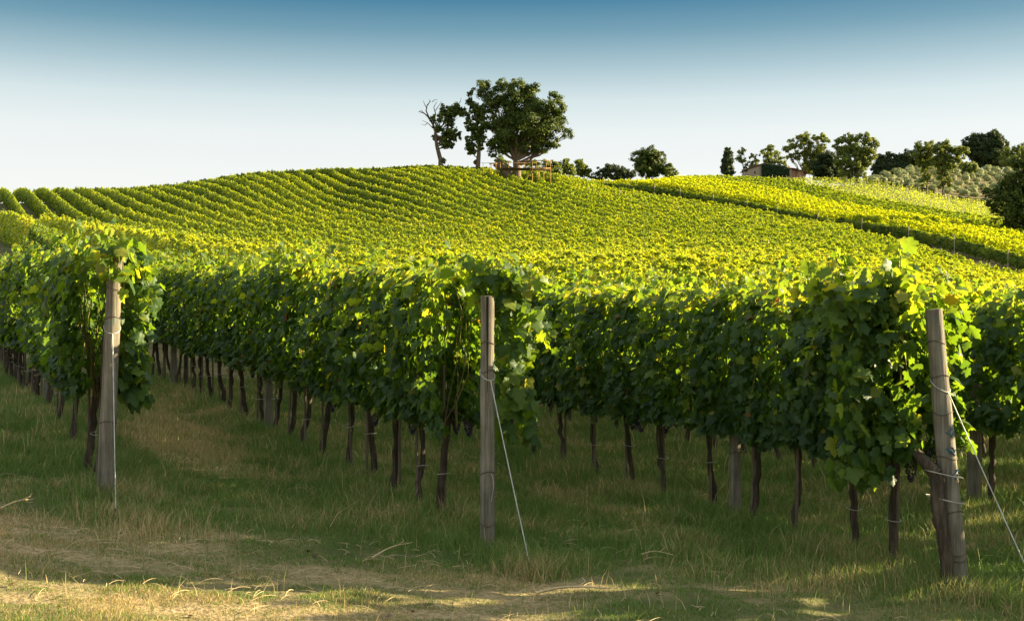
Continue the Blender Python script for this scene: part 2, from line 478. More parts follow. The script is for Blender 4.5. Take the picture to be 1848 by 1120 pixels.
def dryness(x, y):
    """0 green turf .. 1 bare / straw"""
    x = np.asarray(x, float); y = np.asarray(y, float)
    o = off_of(x, y); t = t_of(x, y); s = t - head_t(o)       # metres into the rows
    n = fbm(x * .8, y * 1.6, 31, 4)
    n2 = fbm(x * 3, y * 6, 77, 3)
    base = sstep(-.5, -2.4, s) * (.44 - .10 * np.clip(x + 2, -2, 6)) + .06
    lane = (((o - 1.37) % 2.5) - 1.25)
    rut = np.exp(-((np.abs(lane) - .42) / .22) ** 2) * sstep(.8, 2.5, s) * .30
    d = base + rut + (n - .5) * 1.5 + (n2 - .5) * .7
    for (cx, cy, al_, ac_, am) in ((-3.75, 13.4, 1.3, .45, 1.3), (-3.1, 12.4, .9, .3, 1.2), (-4.6, 15.5, 1.0, .3, 1.1), (-5.1, 18.5, 2.5, .35, .8), (-3.7, 7.7, .5, .5, 1.0), (-1.2, 6.9, .9, .3, .9), (.6, 11.5, 1.2, .3, .6), (1.6, 8.3, .7, .25, .7), (2.6, 7.35, .7, .2, .7), (-2.0, 9.0, .5, .25, .6), (.1, 8.2, .4, .3, .7)):
        dt = (x - cx) * DIRX + (y - cy) * DIRY; do = (x - cx) * NX + (y - cy) * NY
        if cy < 9.5: dt, do = x - cx, y - cy
        d = d + am * np.exp(-(dt / al_) ** 2 - (do / ac_) ** 2) * (.4 + 1.2 * n2)
    d = np.where(y > 40, d * .3, d)
    d = np.where((y > 236) & (x / np.maximum(y, 1) > .292), np.clip(.3 + .5 * (n - .2), 0, .8), d)
    track = sstep(3.6, 3.0, np.abs(o - (O_BANK - 1.7)) * 1.6) * sstep(60, 90, y) * .75
    return np.clip(np.maximum(d, track), 0, 1)


# ------------------------------------------------------------------ ground
def axis(vals):
    out = []
    for a, b, st in vals: out += list(np.arange(a, b, st))
    return np.array(out + [vals[-1][1]])


xs = axis([(-4000, -400, 600), (-400, -120, 20), (-120, -30, 3), (-30, -9, 1), (-9, 9, .14), (9, 30, 1), (30, 160, 2.5), (160, 400, 16), (400, 4000, 600)])
ys = axis([(-200, -10, 19), (-10, 5, 1), (5, 17, .14), (17, 40, .5), (40, 260, 2), (260, 420, 10), (420, 1000, 58), (1000, 5000, 500)])
GX, GY = np.meshgrid(xs, ys)
GZ = terrain(GX, GY)
nx_, ny_ = len(xs), len(ys)
idx = np.arange(nx_ * ny_).reshape(ny_, nx_)
GF = np.stack([idx[:-1, :-1].ravel(), idx[:-1, 1:].ravel(), idx[1:, 1:].ravel(), idx[1:, :-1].ravel()], 1)
g_me = make_mesh('ground', [(np.stack([GX.ravel(), GY.ravel(), GZ.ravel()], 1), GF, dryness(GX, GY).ravel())], M_GROUND, smooth=True)
tag(add('ground', g_me), kind='structure')

# ------------------------------------------------------------------ posts with their wires
_bc = gz(*PC)


def make_post(base, height, r0, r1, lean=(0, 0), rings=(), crack=False, guy=None, seed=0, ink=False, name='wooden_post', n=20):
    x, y = base; z0 = gz(x, y)
    t = empty(name, (x, y, z0))
    zs = np.concatenate([[-.25], np.linspace(0, height, 14)])
    path = [(lean[0] * max(0, z) / height, lean[1] * max(0, z) / height, z) for z in zs]
    rad = np.linspace(r0, r1, len(zs)) * (1 + .03 * np.sin(np.arange(len(zs)) * 1.3 + seed))
    body = add('post_body', make_mesh('post_body', tube(path, rad, n, .025, seed), M_POST, smooth=False), t)
    for h in rings:
        k = h / height
        c = np.array([lean[0] * k, lean[1] * k, h]); r = r0 + (r1 - r0) * k + .004
        th = np.linspace(0, 2 * pi, 21)
        ring = [(c[0] + r * cos(a), c[1] + r * sin(a), c[2] + .012 * sin(a * 2 + h * 7)) for a in th]
        add('wire_ring', make_mesh('wire_ring', tube(ring, .0028, 5, cap=False), M_RUST, smooth=True), t)
    if crack:
        c = []
        for i, z in enumerate(np.linspace(height * .62, height - .005, 9)):
            k = z / height; r = r0 + (r1 - r0) * k - .001
            wdt = .002 + .006 * (z - height * .62) / (height * .38)
            a = -pi / 2 + .02 * sin(i * 1.7)
            c.append(((lean[0] * k + r * cos(a - wdt / r), lean[1] * k + r * sin(a - wdt / r) - .003, z), (lean[0] * k + r * cos(a + wdt / r), lean[1] * k + r * sin(a + wdt / r) - .003, z)))
        V = np.array([v for pr in c for v in pr]); V = np.vstack([V, V + np.array([0, .012, 0])])
        m_ = len(c) * 2
        F = [(2 * i, 2 * i + 1, 2 * i + 3, 2 * i + 2) for i in range(len(c) - 1)]
        F += [(2 * i, 2 * i + 2, m_ + 2 * i + 2, m_ + 2 * i) for i in range(len(c) - 1)]
        add('crack', make_mesh('crack', [(V, np.array(F), None)], M_CRACK), t)
    if ink:
        ps = []
        for zz, a, ln in ((1.12, -1.75, .05), (1.10, -1.35, .045), (.98, -1.85, .05), (.965, -1.6, .06), (.99, -1.3, .04), (.83, -1.5, .07), (.80, -1.2, .04)):
            k = zz / height; r = r0 + (r1 - r0) * k + .003
            pth = [(lean[0] * k + r * cos(a + j * ln / r / 4), lean[1] * k + r * sin(a + j * ln / r / 4), zz + .02 * sin(j * 1.3 + zz * 20)) for j in range(5)]
            add('painted_mark', make_mesh('painted_mark', tube(pth, .0045, 5), M_INK), t)
    if guy:
        hz, gx, gy = guy
        k = hz / height; r = r0 + (r1 - r0) * k + .004
        end = np.array([gx - x, gy - y, gz(gx, gy) - z0 + .02])
        ax = np.array([lean[0] * k, lean[1] * k, hz])
        dirv = end - ax; dh = dirv[:2] / np.linalg.norm(dirv[:2])
        knot = ax + np.array([dh[0] * r, dh[1] * r, -.05])
        loop = [(ax[0] + r * cos(a), ax[1] + r * sin(a), hz + .05 - .10 * (.5 + .5 * cos(a - math.atan2(dh[1], dh[0])))) for a in np.linspace(0, 2 * pi, 21)]
        add('guy_loop', make_mesh('guy_loop', tube(loop, .0035, 5, cap=False), M_WIRE, smooth=True), t)
        g = [knot + (end - knot) * s + np.array([0, 0, -.01 * sin(pi * s)]) for s in np.linspace(0, 1, 70)]
        add('guy_wire', make_mesh('guy_wire', tube(g, .0042, 5), M_WIRE, smooth=True), t)
        add('anchor_rod', make_mesh('anchor_rod', tube([end + np.array([0, 0, -.2]), end + np.array([0, 0, .05])], .008, 6), M_RUST), t)
    return t


pa = make_post(PA, 1.97, .072, .058, (.085, 0), (1.48, .62, 1.72), False, (1.40, -3.05, 9.2), 1)
tag(pa, 'round grey end post on the left with a green stain and straight white guy wire', 'post', 'row end posts')
pb = make_post(PB, 1.96, .058, .052, (.0, 0), (1.60, 1.38, .60, .20), True, (1.36, .14, 8.56), 2)
tag(pb, 'upright grey end post in the centre split by a crack at its top', 'post', 'row end posts')
# a loose tied wire end on the centre post
tl = tube([(.03, -.062, .60), (.045, -.07, .56), (.05, -.068, .50), (.035, -.07, .42), (.03, -.065, .38)], .0028, 5)
add('loose_wire', make_mesh('loose_wire', tl, M_TIE), pb)
pc = make_post(PC, 1.97, .078, .058, (-.155, .05), (1.74, 1.50, 1.24, .93, .55, .26, .22), False, (1.44, 3.47, 7.73), 3, ink=True)
tag(pc, 'leaning thick end post at the right with blue marks and wire bands', 'post', 'row end posts')

inner = [(3.86, 15.07, 1.9, .055, 'round wooden post inside the middle row, the nearer of its two'), (3.86, 21.7, 1.9, .06, 'thick round post deep inside the middle row, far left'),
         (6.49, 8.78, 1.9, .055, 'round wooden post inside the right row below the hedge'), (9.13, 8.5, 1.9, .07, 'round wooden post in the row behind the leaning end post'),
         (1.37, 16.9, 1.9, .06, 'wooden post inside the leftmost row near the photo edge')]
for o_, t_, h_, r_, lb in inner:
    q = make_post(pt(o_, t_), h_, r_, r_ * .9, (0, 0), (.6,), seed=int(t_ * 10), n=12)
    tag(q, lb, 'post', 'posts standing inside the rows')

# ------------------------------------------------------------------ grapevines
SEG = .68


def make_foliage(seed, dens=1.0):
    rg = np.random.default_rng(seed)
    n = int(880 * dens)
    L = SEG
    x = rg.uniform(-L / 2 - .14, L / 2 + .14, n)                    # along the row
    h = .62 + 1.5 * rg.beta(1.25, 1.05, n)
    # ragged lower edge
    low = .62 + .22 * vnoise(x * 3.1 + seed * 7.3, x * 0 + .5, seed) + .08
    h = np.maximum(h, low + rg.random(n) * .1)
    side = np.where(rg.random(n) < .5, -1, 1)
    wd = .17 + .17 * np.sin(np.clip((h - .6) / 1.6, 0, 1) * pi) ** .6
    wd = wd * (.7 + .6 * vnoise(x * 3 + 5 * seed, h * 3 + side * 9, seed + 3))
    y = side * wd * (.35 + .65 * rg.random(n) ** .45)
    # some in the heart
    P = np.stack([x, y, h], 1)
    N = np.stack([rg.normal(0, .45, n), side * (.75 + 0 * x), .35 + rg.normal(0, .4, n)], 1)
    top = h > 1.95
    N[top, 2] += .5
    s = rg.uniform(.055, .115, n)
    tint = np.clip(rg.normal(.40, .20, n) + .12 * (h - 1.4) + .26 * sstep(1.8, 2.1, h), 0, .93)  # lighter towards the hedge top: sunlit tops painted into the leaf tint
    odd = rg.random(n)
    tint[odd > .993] = rg.uniform(.95, 1, (odd > .993).sum())
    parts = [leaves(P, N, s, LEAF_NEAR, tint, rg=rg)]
    # shoots: upright above the hedge and hanging out of it
    canes = []
    for k in range(6):
        cx = rg.uniform(-L / 2, L / 2); cy = rg.uniform(-.16, .16)
        up = rg.random() < .45
        if up:
            hh = rg.uniform(.06, .30)
            p0 = np.array([cx, cy, 1.7]); p1 = np.array([cx + rg.normal(0, .12), cy + rg.normal(0, .12), 2.08 + hh])
            p2 = p1 + np.array([rg.normal(0, .10), rg.normal(0, .1), rg.uniform(-.06, .1)])
        else:
            sd_ = rg.choice([-1, 1]); hh = rg.uniform(.2, .5)
            p0 = np.array([cx, sd_ * .15, 1.9]); p1 = np.array([cx + rg.normal(0, .1), sd_ * rg.uniform(.34, .46), 1.9 - hh * .5]); p2 = p1 + np.array([rg.normal(0, .1), sd_ * .02, -hh])
        s_ = np.linspace(0, 1, 9)[:, None]
        path = p0 * (1 - s_) ** 2 + 2 * p1 * s_ * (1 - s_) + p2 * s_ ** 2
        canes += tube(path, np.linspace(.0045, .002, 9), 4, cap=False)
        m = 16
        ii = rg.uniform(.25, 1, m)
        Q = np.stack([np.interp(ii * 8, np.arange(9), path[:, j]) for j in range(3)], 1) + rg.normal(0, .035, (m, 3))
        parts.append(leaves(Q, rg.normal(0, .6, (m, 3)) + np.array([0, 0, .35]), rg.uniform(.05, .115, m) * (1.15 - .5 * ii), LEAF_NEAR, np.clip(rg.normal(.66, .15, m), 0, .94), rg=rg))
    for k in range(6):       # brown canes rising from the cordon, seen in the gaps
        cx = rg.uniform(-L / 2, L / 2)
        path = [(cx + rg.normal(0, .02), rg.normal(0, .03) + .03 * j, .78 + .22 * j) for j in range(6)]
        canes += tube(path, np.linspace(.006, .0035, 6), 4, cap=False)
    return parts, canes


def make_trunk(seed):
    rg = np.random.default_rng(seed)
    z = np.linspace(-.1, .84, 13)
    bend = rg.normal(0, .028, 2); ph = rg.uniform(0, 6)
    path = np.stack([bend[0] * np.sin(z * 5 + ph), bend[1] * np.sin(z * 4 + ph), z], 1)
    path[:, :2] += rg.normal(0, .006, (13, 2))
    r = np.interp(z, [-.1, .05, .5, .84], [.040, .030, .026, .032])
    parts = tube(path, r, 9, .22, seed)
    top = path[-1]
    for sgn in (-1, 1):
        arm = [top + np.array([sgn * .34 * s, rg.normal(0, .012), .02 * sin(s * 3) - .01]) for s in np.linspace(0, 1, 6)]
        parts += tube(arm, np.linspace(.026, .013, 6), 7, .25, seed + 2)
    return parts


def make_bunch(seed, mat, n=42, r=.0085, ln=.15):
    rg = np.random.default_rng(seed)
    parts = []
    # low icosphere-like berry
    f = (1 + 5 ** .5) / 2
    ico = np.array([(-1, f, 0), (1, f, 0), (-1, -f, 0), (1, -f, 0), (0, -1, f), (0, 1, f), (0, -1, -f), (0, 1, -f), (f, 0, -1), (f, 0, 1), (-f, 0, -1), (-f, 0, 1)]) / math.sqrt(1 + f * f)
    icf = np.array([(0, 11, 5), (0, 5, 1), (0, 1, 7), (0, 7, 10), (0, 10, 11), (1, 5, 9), (5, 11, 4), (11, 10, 2), (10, 7, 6), (7, 1, 8), (3, 9, 4), (3, 4, 2), (3, 2, 6), (3, 6, 8), (3, 8, 9), (4, 9, 5), (2, 4, 11), (6, 2, 10), (8, 6, 7), (9, 8, 1)])
    for k in range(n):
        s = k / n
        rr = .045 * (1 - s) ** .7 + .004
        a = k * 2.4
        c = np.array([rr * cos(a), rr * sin(a), -ln * s]) + rg.normal(0, .003, 3)
        parts.append((ico * r * 1.15 + c, icf, None))
    parts += tube([(0, 0, .05), (0, 0, -.02)], .002, 4)
    return make_mesh('grape_bunch', parts, mat, smooth=True)


NV = 14
FOL = []
for i in range(NV):
    p_, c_ = make_foliage(100 + i)
    FOL.append((make_mesh('foliage', p_, M_LEAF), make_mesh('canes', c_, M_CANE)))
TRK = [make_mesh('trunk', make_trunk(300 + i), M_BARK, smooth=False) for i in range(8)]


def stake_mesh(seed):
    rg = np.random.default_rng(seed)
    a = rg.uniform(0, 6); lx, ly = rg.normal(0, .03, 2)
    path = [(.045 * cos(a) + lx * s, .045 * sin(a) + ly * s, -.1 + 1.35 * s) for s in np.linspace(0, 1, 6)]
    return make_mesh('stake', tube(path, .0135, 7, .08, seed), M_STAKE)


def tie_mesh(seed):
    rg = np.random.default_rng(seed); h = rg.uniform(.32, .55)
    return make_mesh('tie', tube([(.058 * cos(a), .058 * sin(a), h + .01 * cos(a)) for a in np.linspace(0, 2 * pi, 15)], .0028, 4, cap=False), M_TIE)


STK = [stake_mesh(i) for i in range(8)]
TIE = [tie_mesh(i) for i in range(4)]
BUN = [make_bunch(i, M_GRAPE, 40 + 6 * i) for i in range(3)] + [make_bunch(9, M_GRAPE_G)]
ROT = math.atan2(DIRY, DIRX)

ORD = ['first', 'second', 'third', 'fourth', 'fifth', 'sixth', 'seventh', 'eighth', 'ninth', 'tenth', 'eleventh', 'twelfth', 'thirteenth', 'fourteenth', 'fifteenth', 'sixteenth', 'seventeenth', 'eighteenth', 'nineteenth', 'twentieth']


def solve_t(P0, px):
    u = (px - 924) / FPX
    return (P0[0] - u * P0[1]) / (.4366 + .8997 * u)


tB = [solve_t(PB, p) for p in (800, 762, 715, 670, 628, 586, 552, 525, 498, 470, 440, 418)]
tC = [.30] + [solve_t(PC, p) for p in (1612, 1541, 1440, 1364, 1285, 1196, 1136, 1074, 1015, 968)]
tA = [.50, .95] + [solve_t(PA, p) for p in (130, 108, 88, 70)]


def extend(ts, tmax, gap=SEG):
    ts = list(ts)
    while ts[-1] < tmax: ts.append(ts[-1] + gap * random.uniform(.9, 1.1))
    return ts


ROWS = [   # offset, start along the row, vine positions measured from the start, how many named apart, phrase
    ('A', off_of(*PA), t_of(*PA), extend(tA, 17), 6, 'the left row', 'behind the left end post'),
    ('B', off_of(*PB), t_of(*PB), extend(tB, 44), 20, 'the middle row', 'behind the centre end post'),
    ('C', off_of(*PC), t_of(*PC), extend(tC, 42), 20, 'the right row', 'behind the leaning end post'),
    ('D', off_of(*PD), t_of(*PD), extend([3.0], 38), 0, 'the row beyond the leaning end post', ''),
    ('E', off_of(*PD) + 2.5, t_of(*PD) - 2.1, extend([7.4], 34), 0, 'the second row beyond the leaning end post', ''),
    ('F', off_of(*PD) + 5.0, t_of(*PD) - 4.2, extend([11.8], 36), 0, 'the third row beyond the leaning end post', ''),
]
INDIV_END = {}
cnt = 0
rr = random.Random(5)
for key, o0, t0, ts, nnamed, rowname, behind in ROWS:
    INDIV_END[key] = t0 + ts[-1] + .3
    for i, tt in enumerate(ts):
        x, y = pt(o0, t0 + tt)
        z = gz(x, y)
        v = empty('grapevine', (x, y, z), ROT + (pi if rr.random() < .5 else 0))
        gap = (ts[i + 1] - ts[i - 1]) / 2 if 0 < i < len(ts) - 1 else SEG
        fm, cm = FOL[rr.randrange(NV)]
        f = add('foliage', fm, v); c = add('canes', cm, v)
        sc = (max(1.0, min(1.25, gap / SEG)), rr.uniform(.92, 1.12), rr.uniform(.925, 1.01) - (.03 if key == 'A' else 0))
        f.scale = sc; c.scale = sc
        if key in 'ABC' and (key != 'B' or tt < 26):
            tr = add('trunk', TRK[rr.randrange(8)], v); tr.rotation_euler[2] = 0 if rr.random() < .5 else pi
            tr.scale = (rr.uniform(.62, 1.0), rr.uniform(.8, 1.15), rr.uniform(.96, 1.05)); tr.rotation_euler[0] = rr.uniform(-.07, .07); tr.rotation_euler[1] = rr.uniform(-.06, .06)
            s = add('stake', STK[rr.randrange(8)], v)
            s.rotation_euler[2] = rr.uniform(0, 6)
            if rr.random() < .7 and tt < 14: add('tie', TIE[rr.randrange(4)], v)
        elif key in 'DE':
            add('trunk', TRK[rr.randrange(8)], v)
        if key in 'ABC' and tt < 9 and not (key == 'C' and tt < .3):
            for k in range(rr.choice([1, 2, 2, 3])):
                b = add('grape_bunch', BUN[rr.choice([0, 1, 2, 2, 3])], v)
                b.location = (rr.uniform(-.3, .3), rr.choice([-1, 1]) * rr.uniform(.06, .2), rr.uniform(.74, .92))
        if i < nnamed:
            lb = f'{ORD[i]} grapevine from the end post in {rowname}'
            if key == 'C' and i == 0: lb = 'grapevine with a thick twisted trunk wired to the leaning end post'
            elif i == 0: lb = f'green grapevine closest {behind}, first of its row'
        elif nnamed:
            lb = f'leafy green grapevine far back in {rowname}'
        else:
            lb = f'leafy green grapevine in {rowname}'
        tag(v, lb, 'grapevine', f'grapevines in {rowname}')
        cnt += 1
        if key == 'C' and i == 0:
            # thick old trunk tied to the leaning post
            for ch in list(v.children):
                if ch.name.split('.')[0] in ('trunk', 'stake', 'tie', 'grape_bunch'): bpy.data.objects.remove(ch)
            v.rotation_euler[2] = 0
            f.rotation_euler[2] = ROT; c.rotation_euler[2] = ROT
            f.scale = c.scale = (.8, .8, 1.0)
            f.location = c.location = (DIRX * .6 - .03, DIRY * .6, 0)
            # local coordinates: relative to the vine's base
            bx, by = PC[0] - x, PC[1] - y
            zz = np.linspace(-.12, .80, 15)
            lean = np.clip(zz, 0, 2) / 1.97
            path = np.stack([bx - .092 - .155 * lean - .05 * np.clip(zz - .45, 0, 1) + .012 * np.sin(zz * 9), by - .05 + .03 * lean + zz * 0, zz], 1)
            pr = tube(path, np.interp(zz, [-.1, .1, .5, .8], [.055, .040, .045, .050]), 12, .2, 77)
            tp = path[-1]
            pr += tube([tp, tp + (-.05, .04, .06), tp + (-.10, .14, .14), tp + (-.16, .28, .24)], [.048, .043, .033, .02], 9, .2, 5)
            add('trunk', make_mesh('trunk', pr, M_BARK), v)
            for hh in (.62, .80):
                e = 1.0
                ring = [(bx - .04 - .155 * hh / 1.97 + .135 * cos(a), by + .01 + .105 * sin(a), hh - .03 * cos(a)) for a in np.linspace(0, 2 * pi, 25)]
                add('tie', make_mesh('tie', tube(ring, .004, 5, cap=False), M_TIE), v)
print('vines', cnt)


# extra leafy shoots at the row ends, so the ends bulge around the posts as in the photograph
def end_growth(P0, dx, seed, tall, rightbulge, mesh_name='foliage', n=230):
    rg = np.random.default_rng(seed)
    h = rg.uniform(.7, 2.05, n)
    ww = rightbulge * (.55 + .45 * vnoise(h * 4, h * 0 + seed, seed))
    a = rg.uniform(-.25, 1, n)
    P = np.stack([dx + ww * a, rg.uniform(.10, .42, n), h], 1)
    N = np.stack([rg.normal(.3, .5, n), -.6 + rg.normal(0, .4, n), .4 + rg.normal(0, .3, n)], 1)
    parts = [leaves(P, N, rg.uniform(.07, .13, n), LEAF_NEAR, np.clip(rg.normal(.55, .18, n), 0, .94), rg=rg)]
    canes = []
    for sh in tall:
        x0, h0, x1, h1, m = sh[:5]; fy = sh[5] if len(sh) > 5 else .22
        p0 = np.array([x0, fy, h0]); p2 = np.array([x1, fy - .08, h1]); p1 = (p0 + p2) / 2 + np.array([rg.normal(0, .06), 0, .08])
        s_ = np.linspace(0, 1, 12)[:, None]
        path = p0 * (1 - s_) ** 2 + 2 * p1 * s_ * (1 - s_) + p2 * s_ ** 2
        canes += tube(path, np.linspace(.006, .003, 12), 5, cap=False)
        ii = rg.random(m)
        Q = np.stack([np.interp(ii * 11, np.arange(12), path[:, j]) for j in range(3)], 1) + rg.normal(0, .055, (m, 3))
        parts.append(leaves(Q, rg.normal(0, .5, (m, 3)) + np.array([.1, -.5, .3]), rg.uniform(.06, .125, m), LEAF_NEAR, np.clip(rg.normal(.66, .14, m), 0, .94), rg=rg))
    return parts, canes


def attach_end(P0, *args, **kw):
    vine = min((o for o in scene.objects if o.name.startswith('grapevine')), key=lambda o: (o.location.x - P0[0]) ** 2 + (o.location.y - P0[1]) ** 2)
    p_, c_ = end_growth(P0, *args, **kw)
    holder_rot = -vine.rotation_euler[2]
    for nm, pr, mt in (('side_shoots', p_, M_LEAF), ('shoot_canes', c_, M_CANE)):
        if not pr: continue
        a = add(nm, make_mesh(nm, pr, mt), vine)
        off = np.array([P0[0] - vine.location.x, P0[1] - vine.location.y])
        ca, sa = cos(holder_rot), sin(holder_rot)
        a.location = (off[0] * ca - off[1] * sa, off[0] * sa + off[1] * ca, 0)
        a.rotation_euler = (0, 0, holder_rot)


attach_end(PA, .12, 501, [(0, 1.65, .12, 1.98, 40), (.05, 1.65, -.1, 1.95, 30), (.1, 2.0, .35, 1.5, 34), (.15, 1.6, .28, .8, 30), (.1, 1.95, .22, 1.72, 20, -.05), (.0, 2.0, .16, 1.9, 18, -.05), (.12, 2.1, .2, 1.55, 8, -.05)], .20)
attach_end(PB, .12, 502, [(0, 1.7, .08, 2.10, 46), (.1, 1.9, .42, 1.95, 36), (.15, 1.9, .46, 1.45, 30), (.12, 1.5, .40, .75, 26), (-.05, 1.8, -.25, 2.1, 30)], .30)
attach_end(PC, -.75, 503, [(-.35, 1.9, -.36, 2.42, 34), (-.4, 1.8, -.62, 2.16, 60), (-.3, 1.9, -.50, 2.20, 60), (-.35, 2.3, -.28, 1.3, 14), (-.45, 1.3, -.32, .95, 16), (-.75, 1.9, -.95, 2.2, 40)], .42, n=330)


# ------------------------------------------------------------------ the rest of the vineyard
def visible_mask(x, y, z, tol):
    """points whose line from the eye clears the terrain (plus part of a hedge) - what lies behind the crest is left out"""
    keep = np.ones(len(x), bool)
    for s in np.linspace(.25, .97, 30):
        h = terrain(x * s, y * s)
        keep &= (EYE + (z + tol - EYE) * s) > h + .0
    return keep


def row_points(o, ta, tb, step):
    t = np.arange(ta, tb, step)
    return pt(o, t)


def build_block(rows, lod, mat, name, label, cat, group=None, dens=1.0, height=2.05, wide=.29, tintmu=.5, base=.55, toponly=True, core=True):
    LP, LN, LS, LT = [], [], [], []
    parts = []
    for (o, ta, tb) in rows:
        if tb - ta < 1: continue
        st = 1.0
        tc_ = np.arange(ta, tb, st)
        X, Y = pt(o, tc_ + st / 2)
        Z = terrain(X, Y)
        keep = (Y > 3) & visible_mask(X, Y, Z, 3.2)
        keep &= (X / np.maximum(Y, 1) > -.50)
        ppx = X / np.maximum(Y, 1) * FPX + 924
        keep &= ~((ppx > 948) & (ppx < 1003) & (Y > 173.5) & (Y < 190)) & ~((ppx > 888) & (ppx < 950) & (Y > 177) & (Y < 194))
        keep &= ~((o < O_BANK - 1) & (o > O_BANK - 9.6) & (Y < 136))
        X, Y, Z, tk = X[keep], Y[keep], Z[keep], tc_[keep]
        if len(X) == 0: continue
        d = np.maximum(Y, 12)
        out = (X / d) > .47
        size = np.clip(.11 + .00055 * np.maximum(0, d - 25), .11, .22) * lod
        size[out] = .26
        area = (2 * (height - base) + wide * 2) * st
        cnt_ = (area * 1.9 * dens / (size ** 2 * .5)).astype(int)
        cnt_[out] = 40
        r = np.repeat(np.arange(len(X)), cnt_)
        n = len(r)
        al = rng.uniform(0, st, n) - st / 2
        ox = X[r] + DIRX * al; oy = Y[r] + DIRY * al; oz = Z[r]
        tw = tk[r] + al
        hv = rng.beta(1.6, .95, n)
        topn = .88 + .24 * fbm(tw * .9, tw * 0 + o * 3.7, 3, 3)
        gb = base - .38 * sstep(70, 110, d[r])
        topn = topn * (.90 + .20 * vnoise(tw * 1.9, tw * 0 + o * 7.1, 13))
        hh = gb + (height - gb) * hv * topn + .10 * rng.random(n)
        up = rng.random(n) < .05
        hh[up] += rng.uniform(0, .38, up.sum()) * vnoise(tw[up] * 3.1, tw[up] * 0 + o, 99)
        side = np.where(rng.random(n) < .5, -1, 1)
        wn = wide * (.65 + .7 * vnoise(tw * 1.6, hh * 2 + side * 11 + o, 8))
        wd = wn * np.sin(np.clip(.25 + .75 * (hh - base) / (height - base), 0, 1) * pi) ** .35
        ac = side * wd * (.35 + .65 * rng.random(n) ** .5)
        # gaps between plants let the dark inside show
        P = np.stack([ox + NX * ac, oy + NY * ac, oz + hh], 1)
        N = np.stack([NX * side * .7 + rng.normal(0, .5, n), NY * side * .7 + rng.normal(0, .5, n), .55 + rng.normal(0, .4, n)], 1)
        N[hh > height * .85, 2] += .5
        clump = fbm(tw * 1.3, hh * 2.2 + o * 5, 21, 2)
        tint = np.clip(rng.normal(tintmu, .16, n) + .7 * (clump - .5) + .25 * (hv - .55) + .16 * (1 - sstep(70, 120, d[r])), 0, 1)  # last term paints a sunlit glow into the leaf colour of nearer rows
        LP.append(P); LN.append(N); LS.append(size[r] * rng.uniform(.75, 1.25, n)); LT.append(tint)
        # placeholder for a light-blocking hedge heart, left empty
        if core and len(X) > 2:
            pass
        # oversized dark leaves added out of sight to block low sun through the hedge
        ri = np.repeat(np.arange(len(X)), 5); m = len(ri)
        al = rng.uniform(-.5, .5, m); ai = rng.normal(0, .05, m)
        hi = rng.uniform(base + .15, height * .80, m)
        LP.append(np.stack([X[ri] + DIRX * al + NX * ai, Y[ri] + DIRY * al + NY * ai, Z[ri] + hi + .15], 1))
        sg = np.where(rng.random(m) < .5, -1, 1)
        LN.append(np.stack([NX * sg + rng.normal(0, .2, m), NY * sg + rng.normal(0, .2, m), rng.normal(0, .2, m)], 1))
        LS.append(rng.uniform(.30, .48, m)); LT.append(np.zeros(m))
    P = np.concatenate(LP); N = np.concatenate(LN); S = np.concatenate(LS); T = np.concatenate(LT)
    near = P[:, 1] < 34
    parts = []
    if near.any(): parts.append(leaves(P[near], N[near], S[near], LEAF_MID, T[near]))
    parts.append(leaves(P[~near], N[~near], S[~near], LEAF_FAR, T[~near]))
    print(name, 'leaves', len(P))
    o_ = add(name, make_mesh(name, parts, mat))
    tag(o_, label, cat, group, 'stuff')
    return o_


rows = []
for k in range(0, 40):
    o = 1.37 + 2.5 * k + (.02 if k else 0)
    if k <= 3: o = [off_of(*PA), off_of(*PB), off_of(*PC), off_of(*PD)][k]
    elif k <= 5: o = off_of(*PD) + 2.5 * (k - 3)
    else: o = off_of(*PD) + 2.5 * (k - 3)
    if o > O_BANK - 4.4: break
    t0 = float(head_t(o)); key = 'ABCDEF'[k] if k < 6 else None
    t1 = .865 * o - 16
    if key:
        if key in 'DEF': rows.append((o, max(t0, t1), {'D': t_of(*PD) + 2.7, 'E': t_of(*PD) - 2.1 + 7.1, 'F': t_of(*PD) - 4.2 + 11.5}[key]))
        rows.append((o, INDIV_END[key], 21 * o if k < 2 else 205))
    else:
        rows.append((o, max(t0, t1), 205))
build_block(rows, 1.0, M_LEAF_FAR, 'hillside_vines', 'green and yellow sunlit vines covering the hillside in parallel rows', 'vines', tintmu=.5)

rows_f = [(O_BANK, .865 * O_BANK - 14, 250)]
rows_y = [(O_BANK + 2.5 * k, .865 * (O_BANK + 2.5 * k) - 14, 250) for k in range(1, 8)]
build_block(rows_f, 1.0, M_LEAF_FAR, 'bank_row_vines', 'dark shaded vine row along the grassy track below the yellow vines', 'vines', tintmu=.36, height=1.6, base=.6, dens=2.0, wide=.36)  # darker green leaves paint the shaded face into this row's colour
rows_g = [(O_BANK + 2.5 * k, .865 * (O_BANK + 2.5 * k) - 14, 250) for k in range(8, 13)]
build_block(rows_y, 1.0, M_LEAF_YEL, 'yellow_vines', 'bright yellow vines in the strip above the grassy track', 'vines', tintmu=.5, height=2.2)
build_block(rows_g, 1.0, M_LEAF_FAR, 'upper_green_vines', 'dark green vine strip between yellow vines and young staked vines', 'vines', tintmu=.40)


